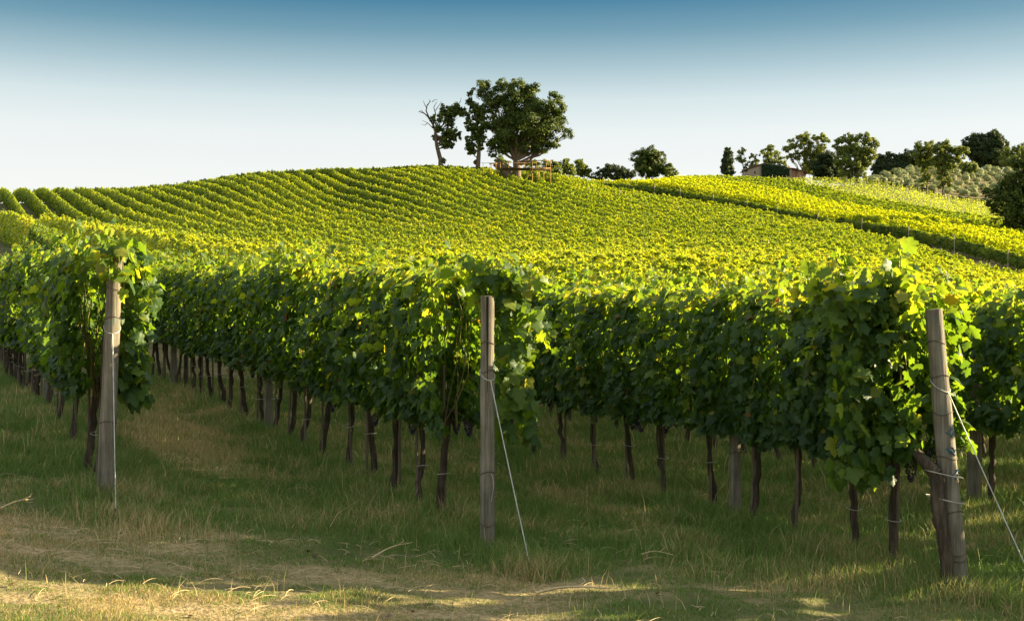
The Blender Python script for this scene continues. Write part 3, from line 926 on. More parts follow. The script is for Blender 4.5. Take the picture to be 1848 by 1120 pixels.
# young staked vineyard above
def young():
    LP, LN, LS, LT = [], [], [], []
    stakes = []
    for k in range(13, 46):
        o = O_BANK + 2.5 * k
        t = np.arange(.865 * o - 10, 260, 1.0)
        X, Y = pt(o, t)
        lim = np.interp((X / np.maximum(Y, 1)) * FPX + 924, [1200, 1440, 1570, 1750, 1900], [228, 228, 226, 222, 216])
        kp = (Y < lim) & (X / np.maximum(Y, 1) < .50) & (Y > 100)
        X, Y, tk = X[kp], Y[kp], t[kp]
        if not len(X): continue
        Z = terrain(X, Y)
        v = visible_mask(X, Y, Z, 2.4)
        X, Y, Z, tk = X[v], Y[v], Z[v], tk[v]
        n = 34
        r = np.repeat(np.arange(len(X)), n)
        m = len(r)
        h = rng.uniform(.1, 1.65, m)
        P = np.stack([X[r] + rng.normal(0, .22, m) + DIRX * rng.uniform(-.4, .4, m), Y[r] + rng.normal(0, .2, m) + DIRY * rng.uniform(-.4, .4, m), Z[r] + h], 1)
        LP.append(P); LN.append(rng.normal(0, .6, (m, 3)) + np.array([0, 0, .5])); LS.append(rng.uniform(.14, .24, m)); LT.append(rng.random(m))
        for j in range(0, len(X)):
            if (int(tk[j]) + k) % 5 == 0: stakes.append((X[j], Y[j], Z[j]))
    P = np.concatenate(LP)
    o_ = add('young_vines', make_mesh('young_vines', [leaves(P, np.concatenate(LN), np.concatenate(LS), LEAF_FAR, np.concatenate(LT))], M_LEAF_YOUNG))
    tag(o_, 'pale green young vines growing up thin stakes near the ridge', 'vines', None, 'stuff')
    print('young', len(P), 'stakes', len(stakes))
    return stakes


stk = young()
stk.sort(key=lambda s: s[1])
random.Random(3).shuffle(stk)
sm = make_mesh('vine_stake', tube([(0, 0, -.1), (0.01, 0, 1.95)], .035, 5), M_PALE)
for (x, y, z) in stk[:200]:
    s = add('vine_stake', sm, None, (x, y, z))
    s.rotation_euler = (rr.uniform(-.06, .06), rr.uniform(-.06, .06), rr.uniform(0, 6))
    s.scale = (1, 1, rr.uniform(.85, 1.15))
    tag(s, 'thin pale stake among the young vines near the ridge', 'stake', 'pale stakes in the young vineyard')

# row posts on the bank row
pm = make_mesh('row_post', tube([(0, 0, -.2), (0, 0, 2.1)], .045, 8, .04), M_PALE)
bt = np.arange(88, 190, 7.5)
for i, t in enumerate(bt):
    x, y = pt(O_BANK - .42, t + rr.uniform(-.6, .6))
    s = add('row_post', pm, None, (x, y, gz(x, y)))
    s.rotation_euler = (rr.uniform(-.03, .03), rr.uniform(-.03, .03), 0); s.scale = (1, 1, rr.uniform(.9, 1.08))
    tag(s, 'pale thin post along the shaded front of the yellow vine strip', 'post', 'pale posts along the bank')
TR = [make_mesh('vine_trunk', tube([(0, 0, -.1), (.03, 0, .4), (0, .02, .9)], [.05, .04, .045], 6, .2, 3), M_BARK)]
# trunks of the bank row as one mass far off
tp = []
for t in np.arange(86, 196, .9):
    x, y = pt(O_BANK, t); z = gz(x, y)
    tp += tube([(x, y, z - .1), (x + .03, y, z + .4), (x, y, z + .9)], [.05, .04, .045], 5, .1, 3)
tag(add('vine_trunks', make_mesh('vine_trunks', tp, M_BARK)), 'dark trunks under the front edge of the yellow vines', 'vine trunks', None, 'stuff')
# posts that stick out of the hillside rows
hp = make_mesh('row_post', tube([(0, 0, -.2), (0, 0, 2.35)], .06, 8, .04), M_PALE)
for i, (px, y) in enumerate([(727, 33), (1290, 120), (1230, 150), (1010, 188), (1025, 186), (1060, 170), (1745, 30), (1120, 172), (780, 120), (1390, 98)]):
    x = (px - 924) / FPX * y
    o = off_of(x, y); k = round((o - off_of(*PD)) / 2.5); o = off_of(*PD) + 2.5 * k
    x, y = pt(o, t_of(x, y))
    s = add('row_post', hp, None, (x, y, gz(x, y)))
    tag(s, 'pale post top poking out of the hillside vines', 'post', 'pale posts in the hillside rows')


# ------------------------------------------------------------------ trees
def px2w(px, py, d):
    return ((px - 924) / FPX * d, d, EYE + (560 - py) / FPX * d)


def blobs_px(lst, px0, d):
    """blobs given as (px, py, rx_px, rz_px[, depth m]) -> metres relative to (px0) and absolute height"""
    k = d / FPX
    return [((b[0] - px0) * k, b[4] if len(b) > 4 else 0.0, EYE + (560 - b[1]) * k, b[2] * k, b[3] * k) for b in lst]


def make_tree(name, label, cat, px, d, py_base, blobs, mat, trunk_r=.3, leaf=.3, dens=1.0, group=None, seed=0, fork=None, depth=.8, trunks=None, bark=M_TRUNK, sub=None, twigs=None, clumpr=.30, tip=.7):
    if 'bush' in name: blobs = blobs + [(b[0], b[1] + 8, b[2] * 1.1, b[3] * 1.2) for b in blobs]
    if name == 'woodland_tree': blobs = blobs + [(b[0], b[1] + 14, b[2], b[3]) for b in blobs[:4]]
    rg = np.random.default_rng(seed + 900)
    if 'oak' not in name and 'cypress' not in name: blobs = [(b[0], b[1], b[2] * 1.13, b[3] * 1.12) for b in blobs]
    if 'cypress' in name: blobs = [(b[0], b[1], b[2] * 1.15, b[3] * 1.08) for b in blobs]
    if 'oak' in name and px < 900: blobs = [(b[0], b[1], b[2] * 1.25, b[3] * 1.2) for b in blobs]
    x0 = (px - 924) / FPX * d
    z0 = gz(x0, d)
    root = empty(name, (x0, d, z0))
    tag(root, label, cat, group)
    B = blobs_px(blobs, px, d)
    B = [(b[0], b[1], b[2] - z0, b[3], b[4]) for b in B]
    zmin = min(b[2] - b[4] for b in B)
    zf = fork if fork is not None else max(.8, zmin * .9 + .4)
    LP, LN, LT, LS = [], [], [], []
    limbs = []
    cen = np.array([np.mean([b[0] for b in B]), 0, np.mean([b[2] for b in B])])
    fk0 = np.array([0, 0, zf])
    spine = None
    if trunks is not None:
        tk = np.array(trunks[0], float); s = np.linspace(0, len(tk) - 1, 20)
        spine = np.stack([np.interp(s, np.arange(len(tk)), tk[:, j]) for j in range(3)], 1)
    for bi, (bx, by, bz, rx, rz) in enumerate(B):
        ry = max(rx, rz) * depth
        by = by + rg.normal(0, .35) * ry
        c = np.array([bx, by, bz])
        fk = fk0
        if spine is not None:
            ok_ = np.where((spine[:, 2] > min(1.5, spine[-1, 2] * .5)) & (spine[:, 2] < max(bz - .6 * abs(bx), 1.6)))[0]
            fk = spine[ok_[-1]] if len(ok_) else spine[len(spine) // 2]
        nc = max(9, int((.4 + dens) * 22 * (rx * rz * ry) ** (2 / 3) / (leaf * 3.2) ** 2 * .5)) if sub is None else sub
        u = unit(rg.normal(0, 1, (nc, 3))) * (rg.random((nc, 1)) ** .38)
        C = c + u * np.array([rx, ry, rz])
        cr = clumpr * .8 * min(rx, rz) * rg.uniform(.5, 1.35, nc) + leaf * .5
        m = ((.45 + dens) * 34 * (cr / (leaf * 1.5)) ** 1.6).astype(int) + 6
        r = np.repeat(np.arange(nc), m); n = len(r)
        dv = unit(rg.normal(0, 1, (n, 3))) * (rg.random((n, 1)) ** .5)
        P = C[r] + dv * cr[r][:, None] * np.array([1.1, 1.1, .85])
        LP.append(P)
        LN.append(unit(P - C[r]) * .8 + unit(P - c) * .7 + rg.normal(0, .55, (n, 3)) + np.array([0, 0, .25]))
        ct = rg.normal(0, .12, nc)
        LT.append(np.clip(rg.normal(.5, .16, n) + ct[r] + .15 * dv[:, 2], 0, 1))
        LS.append(leaf * rg.uniform(.6, 1.25, n))
        # limb to the blob, and twigs to some clumps
        mid = fk * .45 + c * .55 + np.array([0, 0, -.12 * np.linalg.norm(c - fk)])
        s_ = np.linspace(0, 1, 8)[:, None]
        path = fk * (1 - s_) ** 2 + 2 * mid * s_ * (1 - s_) + c * s_ ** 2
        path[1:-1] += rg.normal(0, .03 * np.linalg.norm(c - fk), (6, 3)) * .5
        lr = trunk_r * min(.6, .28 + .05 * max(rx, rz))
        limbs += tube(path, np.linspace(lr, lr * .25, 8), 7, .1, seed + bi, cap=False)
        for q in C[:: max(1, nc // 6)]:
            st = path[rg.integers(4, 8)]
            limbs += tube([st, (st + q) / 2 + rg.normal(0, .08, 3) * rx, q], [lr * .28, lr * .16, lr * .06], 5, cap=False)
    P = np.concatenate(LP); N = np.concatenate(LN)
    ok = P[:, 2] > .05
    add('crown', make_mesh('crown', [leaves(P[ok], N[ok], np.concatenate(LS)[ok], LEAF_FAR, np.concatenate(LT)[ok], droop=.4, rg=rg)], mat), root)
    if trunks is None:
        trunks = [[(0, 0, -.5), (trunk_r * .15, 0, zf * .33), (-trunk_r * .2, 0, zf * .66), (0, 0, zf)]]
    tparts = []
    for tk in trunks:
        tk = np.array(tk, float)
        s = np.linspace(0, len(tk) - 1, 9)
        path = np.stack([np.interp(s, np.arange(len(tk)), tk[:, j]) for j in range(3)], 1)
        tparts += tube(path, np.interp(np.linspace(0, 1, 9), [0, .12, 1], [trunk_r * 1.45, trunk_r * 1.05, trunk_r * tip]), 10, .1, seed)
    if twigs:
        k = d / FPX
        for tw in twigs:
            path = [((a - px) * k, rg.normal(0, .2), EYE + (560 - b) * k - z0) for a, b in tw[1]]
            tparts += tube(path, np.linspace(tw[0], tw[0] * .3, len(path)), 5, cap=False)
    add('trunk', make_mesh('trunk', tparts + limbs, bark), root)
    return root


# the big oak (crown outline from its real lobes)
make_tree('oak_tree', 'large round dark oak on the hilltop with wooden deck at its foot', 'tree', 932, 188, 300, [
    (872, 162, 17, 17), (893, 180, 20, 20), (905, 155, 17, 14), (928, 158, 18, 17), (952, 168, 18, 20), (965, 158, 12, 14), (925, 185, 24, 18),
    (1000, 178, 13, 17), (1008, 195, 14, 15), (985, 200, 20, 20), (960, 195, 20, 22), (1022, 240, 11, 11), (1010, 226, 12, 10), (1000, 258, 11, 13),
    (895, 225, 22, 18), (925, 215, 26, 22), (955, 225, 28, 24), (985, 232, 24, 22), (915, 250, 28, 22), (950, 255, 30, 20), (980, 258, 20, 18), (890, 258, 14, 14), (888, 278, 9, 7),
    (902, 270, 16, 8), (942, 268, 22, 8), (970, 272, 13, 8), (885, 205, 10, 10), (1004, 214, 16, 14)],
    M_OAK, trunk_r=.72, leaf=.27, dens=.42, seed=1, fork=3.2, depth=.85,
    trunks=[[(0, 0, -.5), (.1, 0, 1.2), (.05, 0, 2.4), (0, 0, 3.4)], [(-.5, .2, -.3), (-1.4, .3, 1.2), (-2.4, .3, 2.3), (-3.4, .2, 3.0)]], clumpr=.42)

make_tree('oak_tree', 'thin half bare oak at the left of the hilltop group', 'tree', 794, 186, 298, [
    (822, 196, 9, 9), (832, 200, 8, 9), (812, 208, 8, 10), (800, 197, 7, 8), (798, 212, 9, 9), (782, 214, 5, 8), (808, 240, 10, 8), (800, 250, 9, 9), (819, 240, 9, 9), (812, 258, 10, 8), (788, 228, 6, 5), (786, 248, 5, 5), (824, 246, 7, 7), (810, 226, 8, 9), (790, 234, 6, 6), (816, 200, 8, 8), (803, 262, 8, 6), (800, 290, 3, 4)],
    M_OAK, trunk_r=.42, leaf=.26, dens=1.0, seed=2, fork=5.0, clumpr=.3, tip=.5,
    trunks=[[(0, 0, -.5), (.1, 0, 1.5), (.1, 0, 3.0), (-.5, 0, 5.2), (-.75, 0, 7.2)]],
    twigs=[(.2, [(789, 240), (780, 222), (772, 210), (766, 205), (756, 201)]), (.13, [(774, 212), (769, 200), (771, 190), (778, 183)]), (.08, [(771, 196), (766, 188), (764, 182)]),
           (.12, [(784, 218), (786, 205), (783, 194), (788, 184)]), (.07, [(786, 200), (792, 190), (797, 183)]), (.07, [(766, 205), (760, 199), (755, 203)]), (.08, [(782, 232), (772, 222), (762, 218)]), (.06, [(772, 222), (766, 226), (760, 224)]),
           (.07, [(826, 190), (831, 182), (832, 176)]), (.06, [(780, 184), (785, 179), (790, 180)]), (.06, [(772, 190), (776, 182), (774, 179)])])
make_tree('oak_tree', 'slim oak between the half bare oak and the large oak', 'tree', 863, 187, 299, [
    (849, 168, 5, 7), (850, 184, 7, 9), (857, 196, 9, 9), (868, 198, 11, 9), (864, 212, 11, 8), (845, 220, 7, 8), (848, 232, 7, 7), (872, 226, 9, 12), (856, 246, 8, 7), (850, 262, 9, 9), (852, 276, 6, 7), (868, 252, 7, 8), (858, 292, 3, 3), (843, 210, 4, 5), (858, 228, 9, 8), (862, 240, 8, 8), (847, 252, 7, 7), (866, 262, 7, 8)],
    M_OAK, trunk_r=.40, leaf=.26, dens=1.1, seed=3, fork=4.2, clumpr=.3, tip=.4, trunks=[[(0, 0, -.5), (-.1, 0, 2.0), (.1, 0, 4.2), (.2, 0, 7), (-.4, 0, 10)]])
# bushes and trees along the ridge
make_tree('round_bush', 'low olive green bush seen under the large oak, left of its trunk', 'bush', 905, 215, 300, [(905, 288, 9, 7), (898, 292, 6, 5), (914, 294, 7, 5)], M_TREE, .15, .3, .6, seed=11, group='bushes behind the hilltop', fork=.6)
make_tree('round_bush', 'small bush behind the deck railing right of the oak trunk', 'bush', 960, 216, 300, [(955, 292, 10, 5), (968, 295, 8, 5)], M_TREE, .15, .3, .6, seed=12, group='bushes behind the hilltop', fork=.6)
make_tree('round_bush', 'green bush behind the right corner of the deck', 'bush', 992, 222, 303, [(986, 294, 8, 8), (998, 296, 9, 8), (1006, 300, 8, 7)], M_TREE, .15, .3, .8, seed=13, group='bushes behind the hilltop', fork=.6)
make_tree('round_bush', 'darker rounded bush just right of the deck', 'bush', 1024, 225, 306, [(1018, 298, 9, 8), (1030, 299, 9, 8), (1022, 290, 5, 4)], M_TREE, .15, .3, .8, seed=14, group='bushes behind the hilltop', fork=.6)
make_tree('round_bush', 'rounded bush at the end of the ridge bushes, sloping right', 'bush', 1050, 228, 308, [(1046, 298, 10, 9), (1056, 303, 9, 8), (1063, 308, 6, 6)], M_TREE, .15, .3, .8, seed=15, group='bushes behind the hilltop', fork=.6)
make_tree('low_bush', 'wide low dark bush between ridge bushes and the lone round tree', 'bush', 1108, 228, 318, [(1085, 310, 11, 8), (1100, 305, 12, 9), (1118, 308, 14, 9), (1136, 312, 10, 8)], M_OLIVE_DARK, .15, .3, .8, seed=16, fork=.5)
make_tree('round_tree', 'lone round tree on the ridge between deck and cypress', 'tree', 1172, 232, 320, [(1155, 288, 14, 14), (1172, 280, 16, 15), (1188, 284, 13, 14), (1165, 302, 20, 14), (1188, 300, 14, 14), (1178, 312, 22, 8)], M_OAK, .3, .3, .8, seed=17, fork=1.5)
make_tree('low_bush', 'small pale bush at the right foot of the lone round tree', 'bush', 1208, 231, 320, [(1203, 306, 9, 8), (1213, 308, 9, 7), (1208, 298, 5, 5)], M_TREE, .12, .28, .7, seed=18, fork=.5)
make_tree('cypress_tree', 'tall narrow dark cypress standing on the ridge', 'tree', 1313, 240, 318, [(1314, 270, 4, 6), (1313, 280, 7, 9), (1313, 292, 8.5, 10), (1313, 304, 9.5, 9), (1313, 313, 9, 7)], M_DARKTREE, .3, .22, 1.9, seed=19, fork=1.0, clumpr=.42)
make_tree('poplar_tree', 'small open crowned tree just right of the cypress', 'tree', 1350, 245, 318, [(1335, 275, 8, 7), (1342, 271, 6, 6), (1338, 288, 10, 8), (1358, 285, 8, 9), (1352, 298, 9, 8), (1364, 292, 6, 7), (1345, 306, 7, 5)], M_TREE, .22, .28, .5, seed=20, fork=2.5, group='trees around the farmhouse')
make_tree('poplar_tree', 'open tree directly behind the farmhouse roof', 'tree', 1395, 258, 312, [(1378, 277, 8, 7), (1392, 268, 10, 8), (1402, 276, 9, 8), (1388, 288, 12, 9), (1408, 290, 10, 8), (1420, 296, 8, 6)], M_TREE, .25, .28, .6, seed=21, fork=3, group='trees around the farmhouse')
make_tree('poplar_tree', 'tall spreading tree right behind the farmhouse with light showing through', 'tree', 1452, 248, 320, [(1449, 247, 11, 9), (1432, 259, 11, 9), (1418, 268, 8, 8), (1455, 262, 14, 11), (1478, 248, 12, 8), (1488, 256, 9, 8), (1440, 278, 12, 9), (1462, 280, 14, 12), (1480, 272, 12, 12), (1425, 285, 9, 7), (1460, 300, 13, 12), (1472, 294, 12, 10), (1458, 312, 9, 8)], M_TREE, .35, .28, .62, seed=22, fork=3.5, group='trees around the farmhouse')
make_tree('dark_tree', 'dense dark round tree on the ridge right of the farmhouse', 'tree', 1492, 238, 328, [(1490, 288, 17, 12), (1484, 302, 19, 14), (1500, 300, 20, 16), (1490, 318, 22, 10), (1510, 315, 14, 12)], M_DARKTREE, .4, .26, 1.2, seed=23, fork=1.2)
make_tree('poplar_tree', 'tall golden edged tree with leaning pale trunk right of the dark tree', 'tree', 1545, 232, 338, [(1520, 252, 12, 9), (1538, 250, 13, 10), (1560, 250, 14, 10), (1577, 262, 10, 9), (1525, 270, 16, 12), (1548, 270, 18, 14), (1568, 276, 14, 12), (1520, 290, 14, 12), (1545, 292, 18, 14), (1562, 296, 12, 12), (1530, 312, 16, 14), (1550, 314, 12, 14), (1526, 326, 14, 9), (1510, 262, 7, 6)], M_TREE, .32, .28, .72, seed=24, fork=3.6, group='trees around the farmhouse',
          trunks=[[(0, 0, -.5), (.2, 0, 2.0), (.5, 0, 4.0), (1.3, 0, 7.0)]])
make_tree('woodland_tree', 'leftmost dark tree of the low wood behind the olive grove', 'tree', 1600, 345, 315, [(1590, 292, 14, 12), (1604, 286, 14, 12), (1598, 304, 20, 12), (1582, 302, 8, 12)], M_DARKTREE, .4, .45, 1.0, seed=25, fork=2)
make_tree('woodland_tree', 'middle dark tree of the low wood behind the olive grove', 'tree', 1630, 345, 315, [(1622, 290, 13, 12), (1636, 284, 14, 13), (1630, 303, 20, 12)], M_DARKTREE, .4, .45, 1.0, seed=26, fork=2)
make_tree('woodland_tree', 'dark tree of the low wood half hidden behind the paired trees', 'tree', 1662, 347, 315, [(1652, 282, 12, 12), (1668, 288, 16, 14), (1660, 302, 20, 12), (1690, 300, 18, 12)], M_DARKTREE, .4, .45, 1.0, seed=27, fork=2)
make_tree('woodland_tree', 'tallest dark dome shaped tree on the skyline at the right', 'tree', 1780, 350, 312, [(1752, 258, 14, 12), (1772, 252, 16, 13), (1792, 252, 16, 14), (1808, 264, 14, 13), (1765, 275, 20, 16), (1790, 280, 22, 16), (1748, 268, 10, 10), (1770, 296, 16, 10), (1795, 298, 18, 12)], M_DARKTREE, .6, .45, 1.0, seed=28, fork=3)
make_tree('poplar_tree', 'sunlit tree right of the dome shaped tree at the photo edge', 'tree', 1828, 335, 315, [(1822, 278, 14, 12), (1838, 272, 12, 10), (1830, 295, 18, 12), (1848, 286, 10, 14), (1812, 292, 10, 12), (1846, 264, 6, 6)], M_TREE, .4, .4, .7, seed=29, fork=3)
make_tree('poplar_tree', 'yellow green slender trunked tree left of the pair above the young vines', 'tree', 1673, 222, 357, [(1662, 266, 13, 9), (1676, 270, 12, 10), (1660, 284, 12, 12), (1676, 288, 14, 12), (1668, 302, 12, 9), (1663, 328, 7, 7), (1674, 318, 8, 8), (1680, 262, 8, 8)], M_TREE, .2, .26, .8, seed=30, fork=2.8, group='paired trees above the young vines')
make_tree('poplar_tree', 'yellow green slender trunked tree right of the pair above the young vines', 'tree', 1702, 220, 364, [(1703, 262, 13, 9), (1690, 270, 12, 10), (1712, 274, 14, 11), (1735, 272, 13, 9), (1728, 284, 12, 8), (1696, 290, 15, 13), (1714, 294, 13, 11), (1705, 310, 12, 10), (1712, 328, 8, 8), (1698, 322, 9, 8), (1696, 336, 5, 5)], M_TREE, .2, .26, .8, seed=31, fork=3.0, group='paired trees above the young vines')
make_tree('round_bush', 'grey green shrub right of the paired trees', 'bush', 1745, 290, 315, [(1738, 300, 12, 9), (1752, 298, 10, 8)], M_TREE, .15, .3, .7, seed=32, fork=.6)
# dark tree cut by the right edge
make_tree('dark_tree', 'big dark tree cut off by the right edge of the photo', 'tree', 1862, 150, 450, [
    (1850, 300, 22, 22), (1826, 322, 20, 18), (1840, 345, 34, 26), (1810, 345, 22, 16), (1788, 352, 12, 12), (1868, 330, 34, 40), (1812, 370, 26, 20), (1792, 372, 12, 12), (1845, 385, 34, 28), (1812, 398, 20, 14), (1830, 415, 24, 14), (1808, 424, 10, 8),
    (1870, 400, 36, 34), (1900, 340, 34, 50), (1905, 400, 30, 34), (1778, 345, 6, 8), (1882, 290, 26, 24), (1850, 275, 12, 12)],
    M_OAK, .42, .25, .30, seed=33, fork=2.2, clumpr=.34, depth=.7)

# olive bushes: front hedge (dark) and the grove behind
def make_bush_mesh(seed, mat, leaf=.22, n=900, r=(1.0, 1.0, .8)):
    rg = np.random.default_rng(seed)
    nc = 26
    u = unit(rg.normal(0, 1, (nc, 3))); u[:, 2] = np.abs(u[:, 2]) * 1.0 - .1
    C = u * np.array(r) * .72 * rg.uniform(.6, 1.05, (nc, 1)) + np.array([0, 0, r[2]])
    k = rg.integers(0, nc, n)
    dv = unit(rg.normal(0, 1, (n, 3))) * rg.random((n, 1)) ** .4
    P = C[k] + dv * .38
    P[:, 2] = np.abs(P[:, 2])
    return make_mesh('crown', [leaves(P, unit(P - np.array([0, 0, r[2] * .8])) + dv * .8, leaf * rg.uniform(.6, 1.3, n), LEAF_FAR, np.clip(rg.normal(.5, .2, n), 0, 1), droop=.2, rg=rg)], mat)


OLV = [make_bush_mesh(40 + i, M_OLIVE) for i in range(4)]
DKB = [make_bush_mesh(60 + i, M_OLIVE_DARK) for i in range(4)]
OTR = make_mesh('trunk', tube([(0, 0, -.3), (.05, 0, .4), (-.05, .04, 1.0)], [.12, .09, .06], 6, .1), M_TRUNK)
for i, px in enumerate([1566, 1578, 1592, 1606, 1620, 1634, 1650, 1664, 1682, 1698, 1716, 1730, 1746, 1760, 1776]):
    d = float(np.interp(px, [1566, 1776], [236, 226])) + rr.uniform(-1, 1)
    x = (px - 924) / FPX * d
    r_ = empty('shrub', (x, d, gz(x, d)))
    a = add('crown', DKB[i % 4], r_); b = add('trunk', OTR, r_)
    r_.scale = (rr.uniform(.85, 1.15), 1, rr.uniform(.8, 1.1))
    tag(r_, 'dark rounded shrub in the line at the foot of the olive grove', 'shrub', 'dark shrubs below the olive grove')
no = 0
for row in range(17):
    d = 241 + row * 4.5
    for px in np.arange(1545, 1900, 2.7 / d * FPX):
        pxx = px + rr.uniform(-7, 7); dd = d + rr.uniform(-1.8, 1.8)
        x = (pxx - 924) / FPX * dd
        if pxx < 1555 + row * 1.0 or rr.random() < .10: continue
        r_ = empty('olive_tree', (x, dd, gz(x, dd)))
        add('crown', OLV[rr.randrange(4)], r_)
        s = rr.uniform(.65, 1.3); r_.scale = (s, s, s * rr.uniform(.8, 1.1)); r_.rotation_euler[2] = rr.uniform(0, 6)
        tag(r_, 'small silvery olive tree in the grove on the right hill', 'olive tree', 'olive trees in the grove')
        no += 1
print('olives', no)

# ------------------------------------------------------------------ farmhouse
M_PLASTER = simple('pale_plaster', (.40, .31, .22), .9)
M_BRICK = simple('warm_brick', (.42, .23, .13), .9)
M_TILE = simple('roof_tile', (.24, .13, .08), .9)
M_IVY = leaf_mat('ivy_leaf', [(0, (.010, .03, .009)), (1, (.03, .06, .015))], [(0, (.02, .05, .01)), (1, (.06, .10, .02))], .15, gloss=.2)


def house():
    d = 240; k = d / FPX
    X = lambda p: (p - 924) * k
    Zr = lambda p: EYE + (560 - p) * k
    x0 = X(1350); gzz = gz(X(1400), d)
    rt = empty('farmhouse', (X(1400), d, gzz))
    tag(rt, 'low stone farmhouse with tiled roof half covered by ivy on the ridge', 'house')
    ox, oz = X(1400), gzz
    def P(p, q, y): return (X(p) - ox, y, Zr(q) - oz)
    zb = -1.0
    # gable wall facing left-front, main wall to the right
    def wall_poly(pts, th, nm, mat):
        V = np.array(pts + [(a, b + th, c) for a, b, c in pts], float); n = len(pts)
        F4 = np.array([(i, n + i, n + (i + 1) % n, (i + 1) % n) for i in range(n)])
        # fan caps
        ft = np.array([(0, i, i + 1) for i in range(1, n - 1)]); bt_ = ft[:, ::-1] + n
        return add(nm, make_mesh(nm, [(V, F4, None), (V, np.vstack([ft, bt_]), None)], mat), rt)
    wall_poly([(X(1350) - ox, 0, zb), (X(1429) - ox, 0, zb), P(1429, 306, 0), P(1378, 297, 0), P(1350, 306, 0)], .4, 'wall', M_PLASTER)
    wall_poly([(X(1429.3) - ox, .3, zb), (X(1436) - ox, .3, zb), P(1436, 307, .3), P(1429.3, 306, .3)], .4, 'wall', M_BRICK)
    add('wall', make_mesh('wall', [box(X(1436.2) - ox, X(1451) - ox, .6, 7, zb, Zr(307) - oz)], M_BRICK), rt)
    add('wall', make_mesh('wall', [box(X(1350.5) - ox, X(1428.5) - ox, .42, 7, zb, Zr(307) - oz)], M_PLASTER), rt)
    # roof: two slopes with thickness, ridge running back
    ridge = P(1378, 295.6, 0); L_ = P(1348, 305.2, 0); R_ = P(1440, 306.4, 0)
    V = []
    for y in (-.25, 7.4):
        for q in (L_, ridge, R_):
            V.append((q[0], y, q[2])); V.append((q[0], y, q[2] + .18))
    V = np.array(V)
    F = np.array([(1, 3, 9, 7), (3, 5, 11, 9), (0, 6, 8, 2), (2, 8, 10, 4), (0, 2, 3, 1), (2, 4, 5, 3), (6, 7, 9, 8), (8, 9, 11, 10), (0, 1, 7, 6), (4, 10, 11, 5)])
    add('roof', make_mesh('roof', [(V, F, None)], M_TILE), rt)
    add('roof', make_mesh('roof', [box(X(1436.4) - ox, X(1452) - ox, .4, 7.2, Zr(307) - oz + .01, Zr(305.8) - oz)], M_TILE), rt)
    wn = add('window', make_mesh('window', [box(X(1361) - ox, X(1364) - ox, -.03, -.002, Zr(313) - oz, Zr(309) - oz)], M_TRUNK), rt)
    # ivy hanging over the wall
    rg = np.random.default_rng(5); n = 9000
    u = rg.random(n); v = rg.random(n)
    px = 1374 + u * 49
    topy = np.interp(px, [1374, 1380, 1400, 1415, 1423], [298, 296, 298, 300, 304])
    py = topy + v * (322 - topy)
    Pv = np.stack([(px - 924) * k - ox, -.25 - .75 * np.sin(np.clip(u, .02, .98) * pi) ** .5 * (.5 + .5 * rg.random(n)), EYE + (560 - py) * k - oz], 1)
    add('ivy', make_mesh('ivy', [leaves(Pv, rg.normal(0, .35, (n, 3)) + np.array([0, -1, .4]), rg.uniform(.14, .26, n), LEAF_FAR, rg.random(n), rg=rg)], M_IVY), rt)


house()


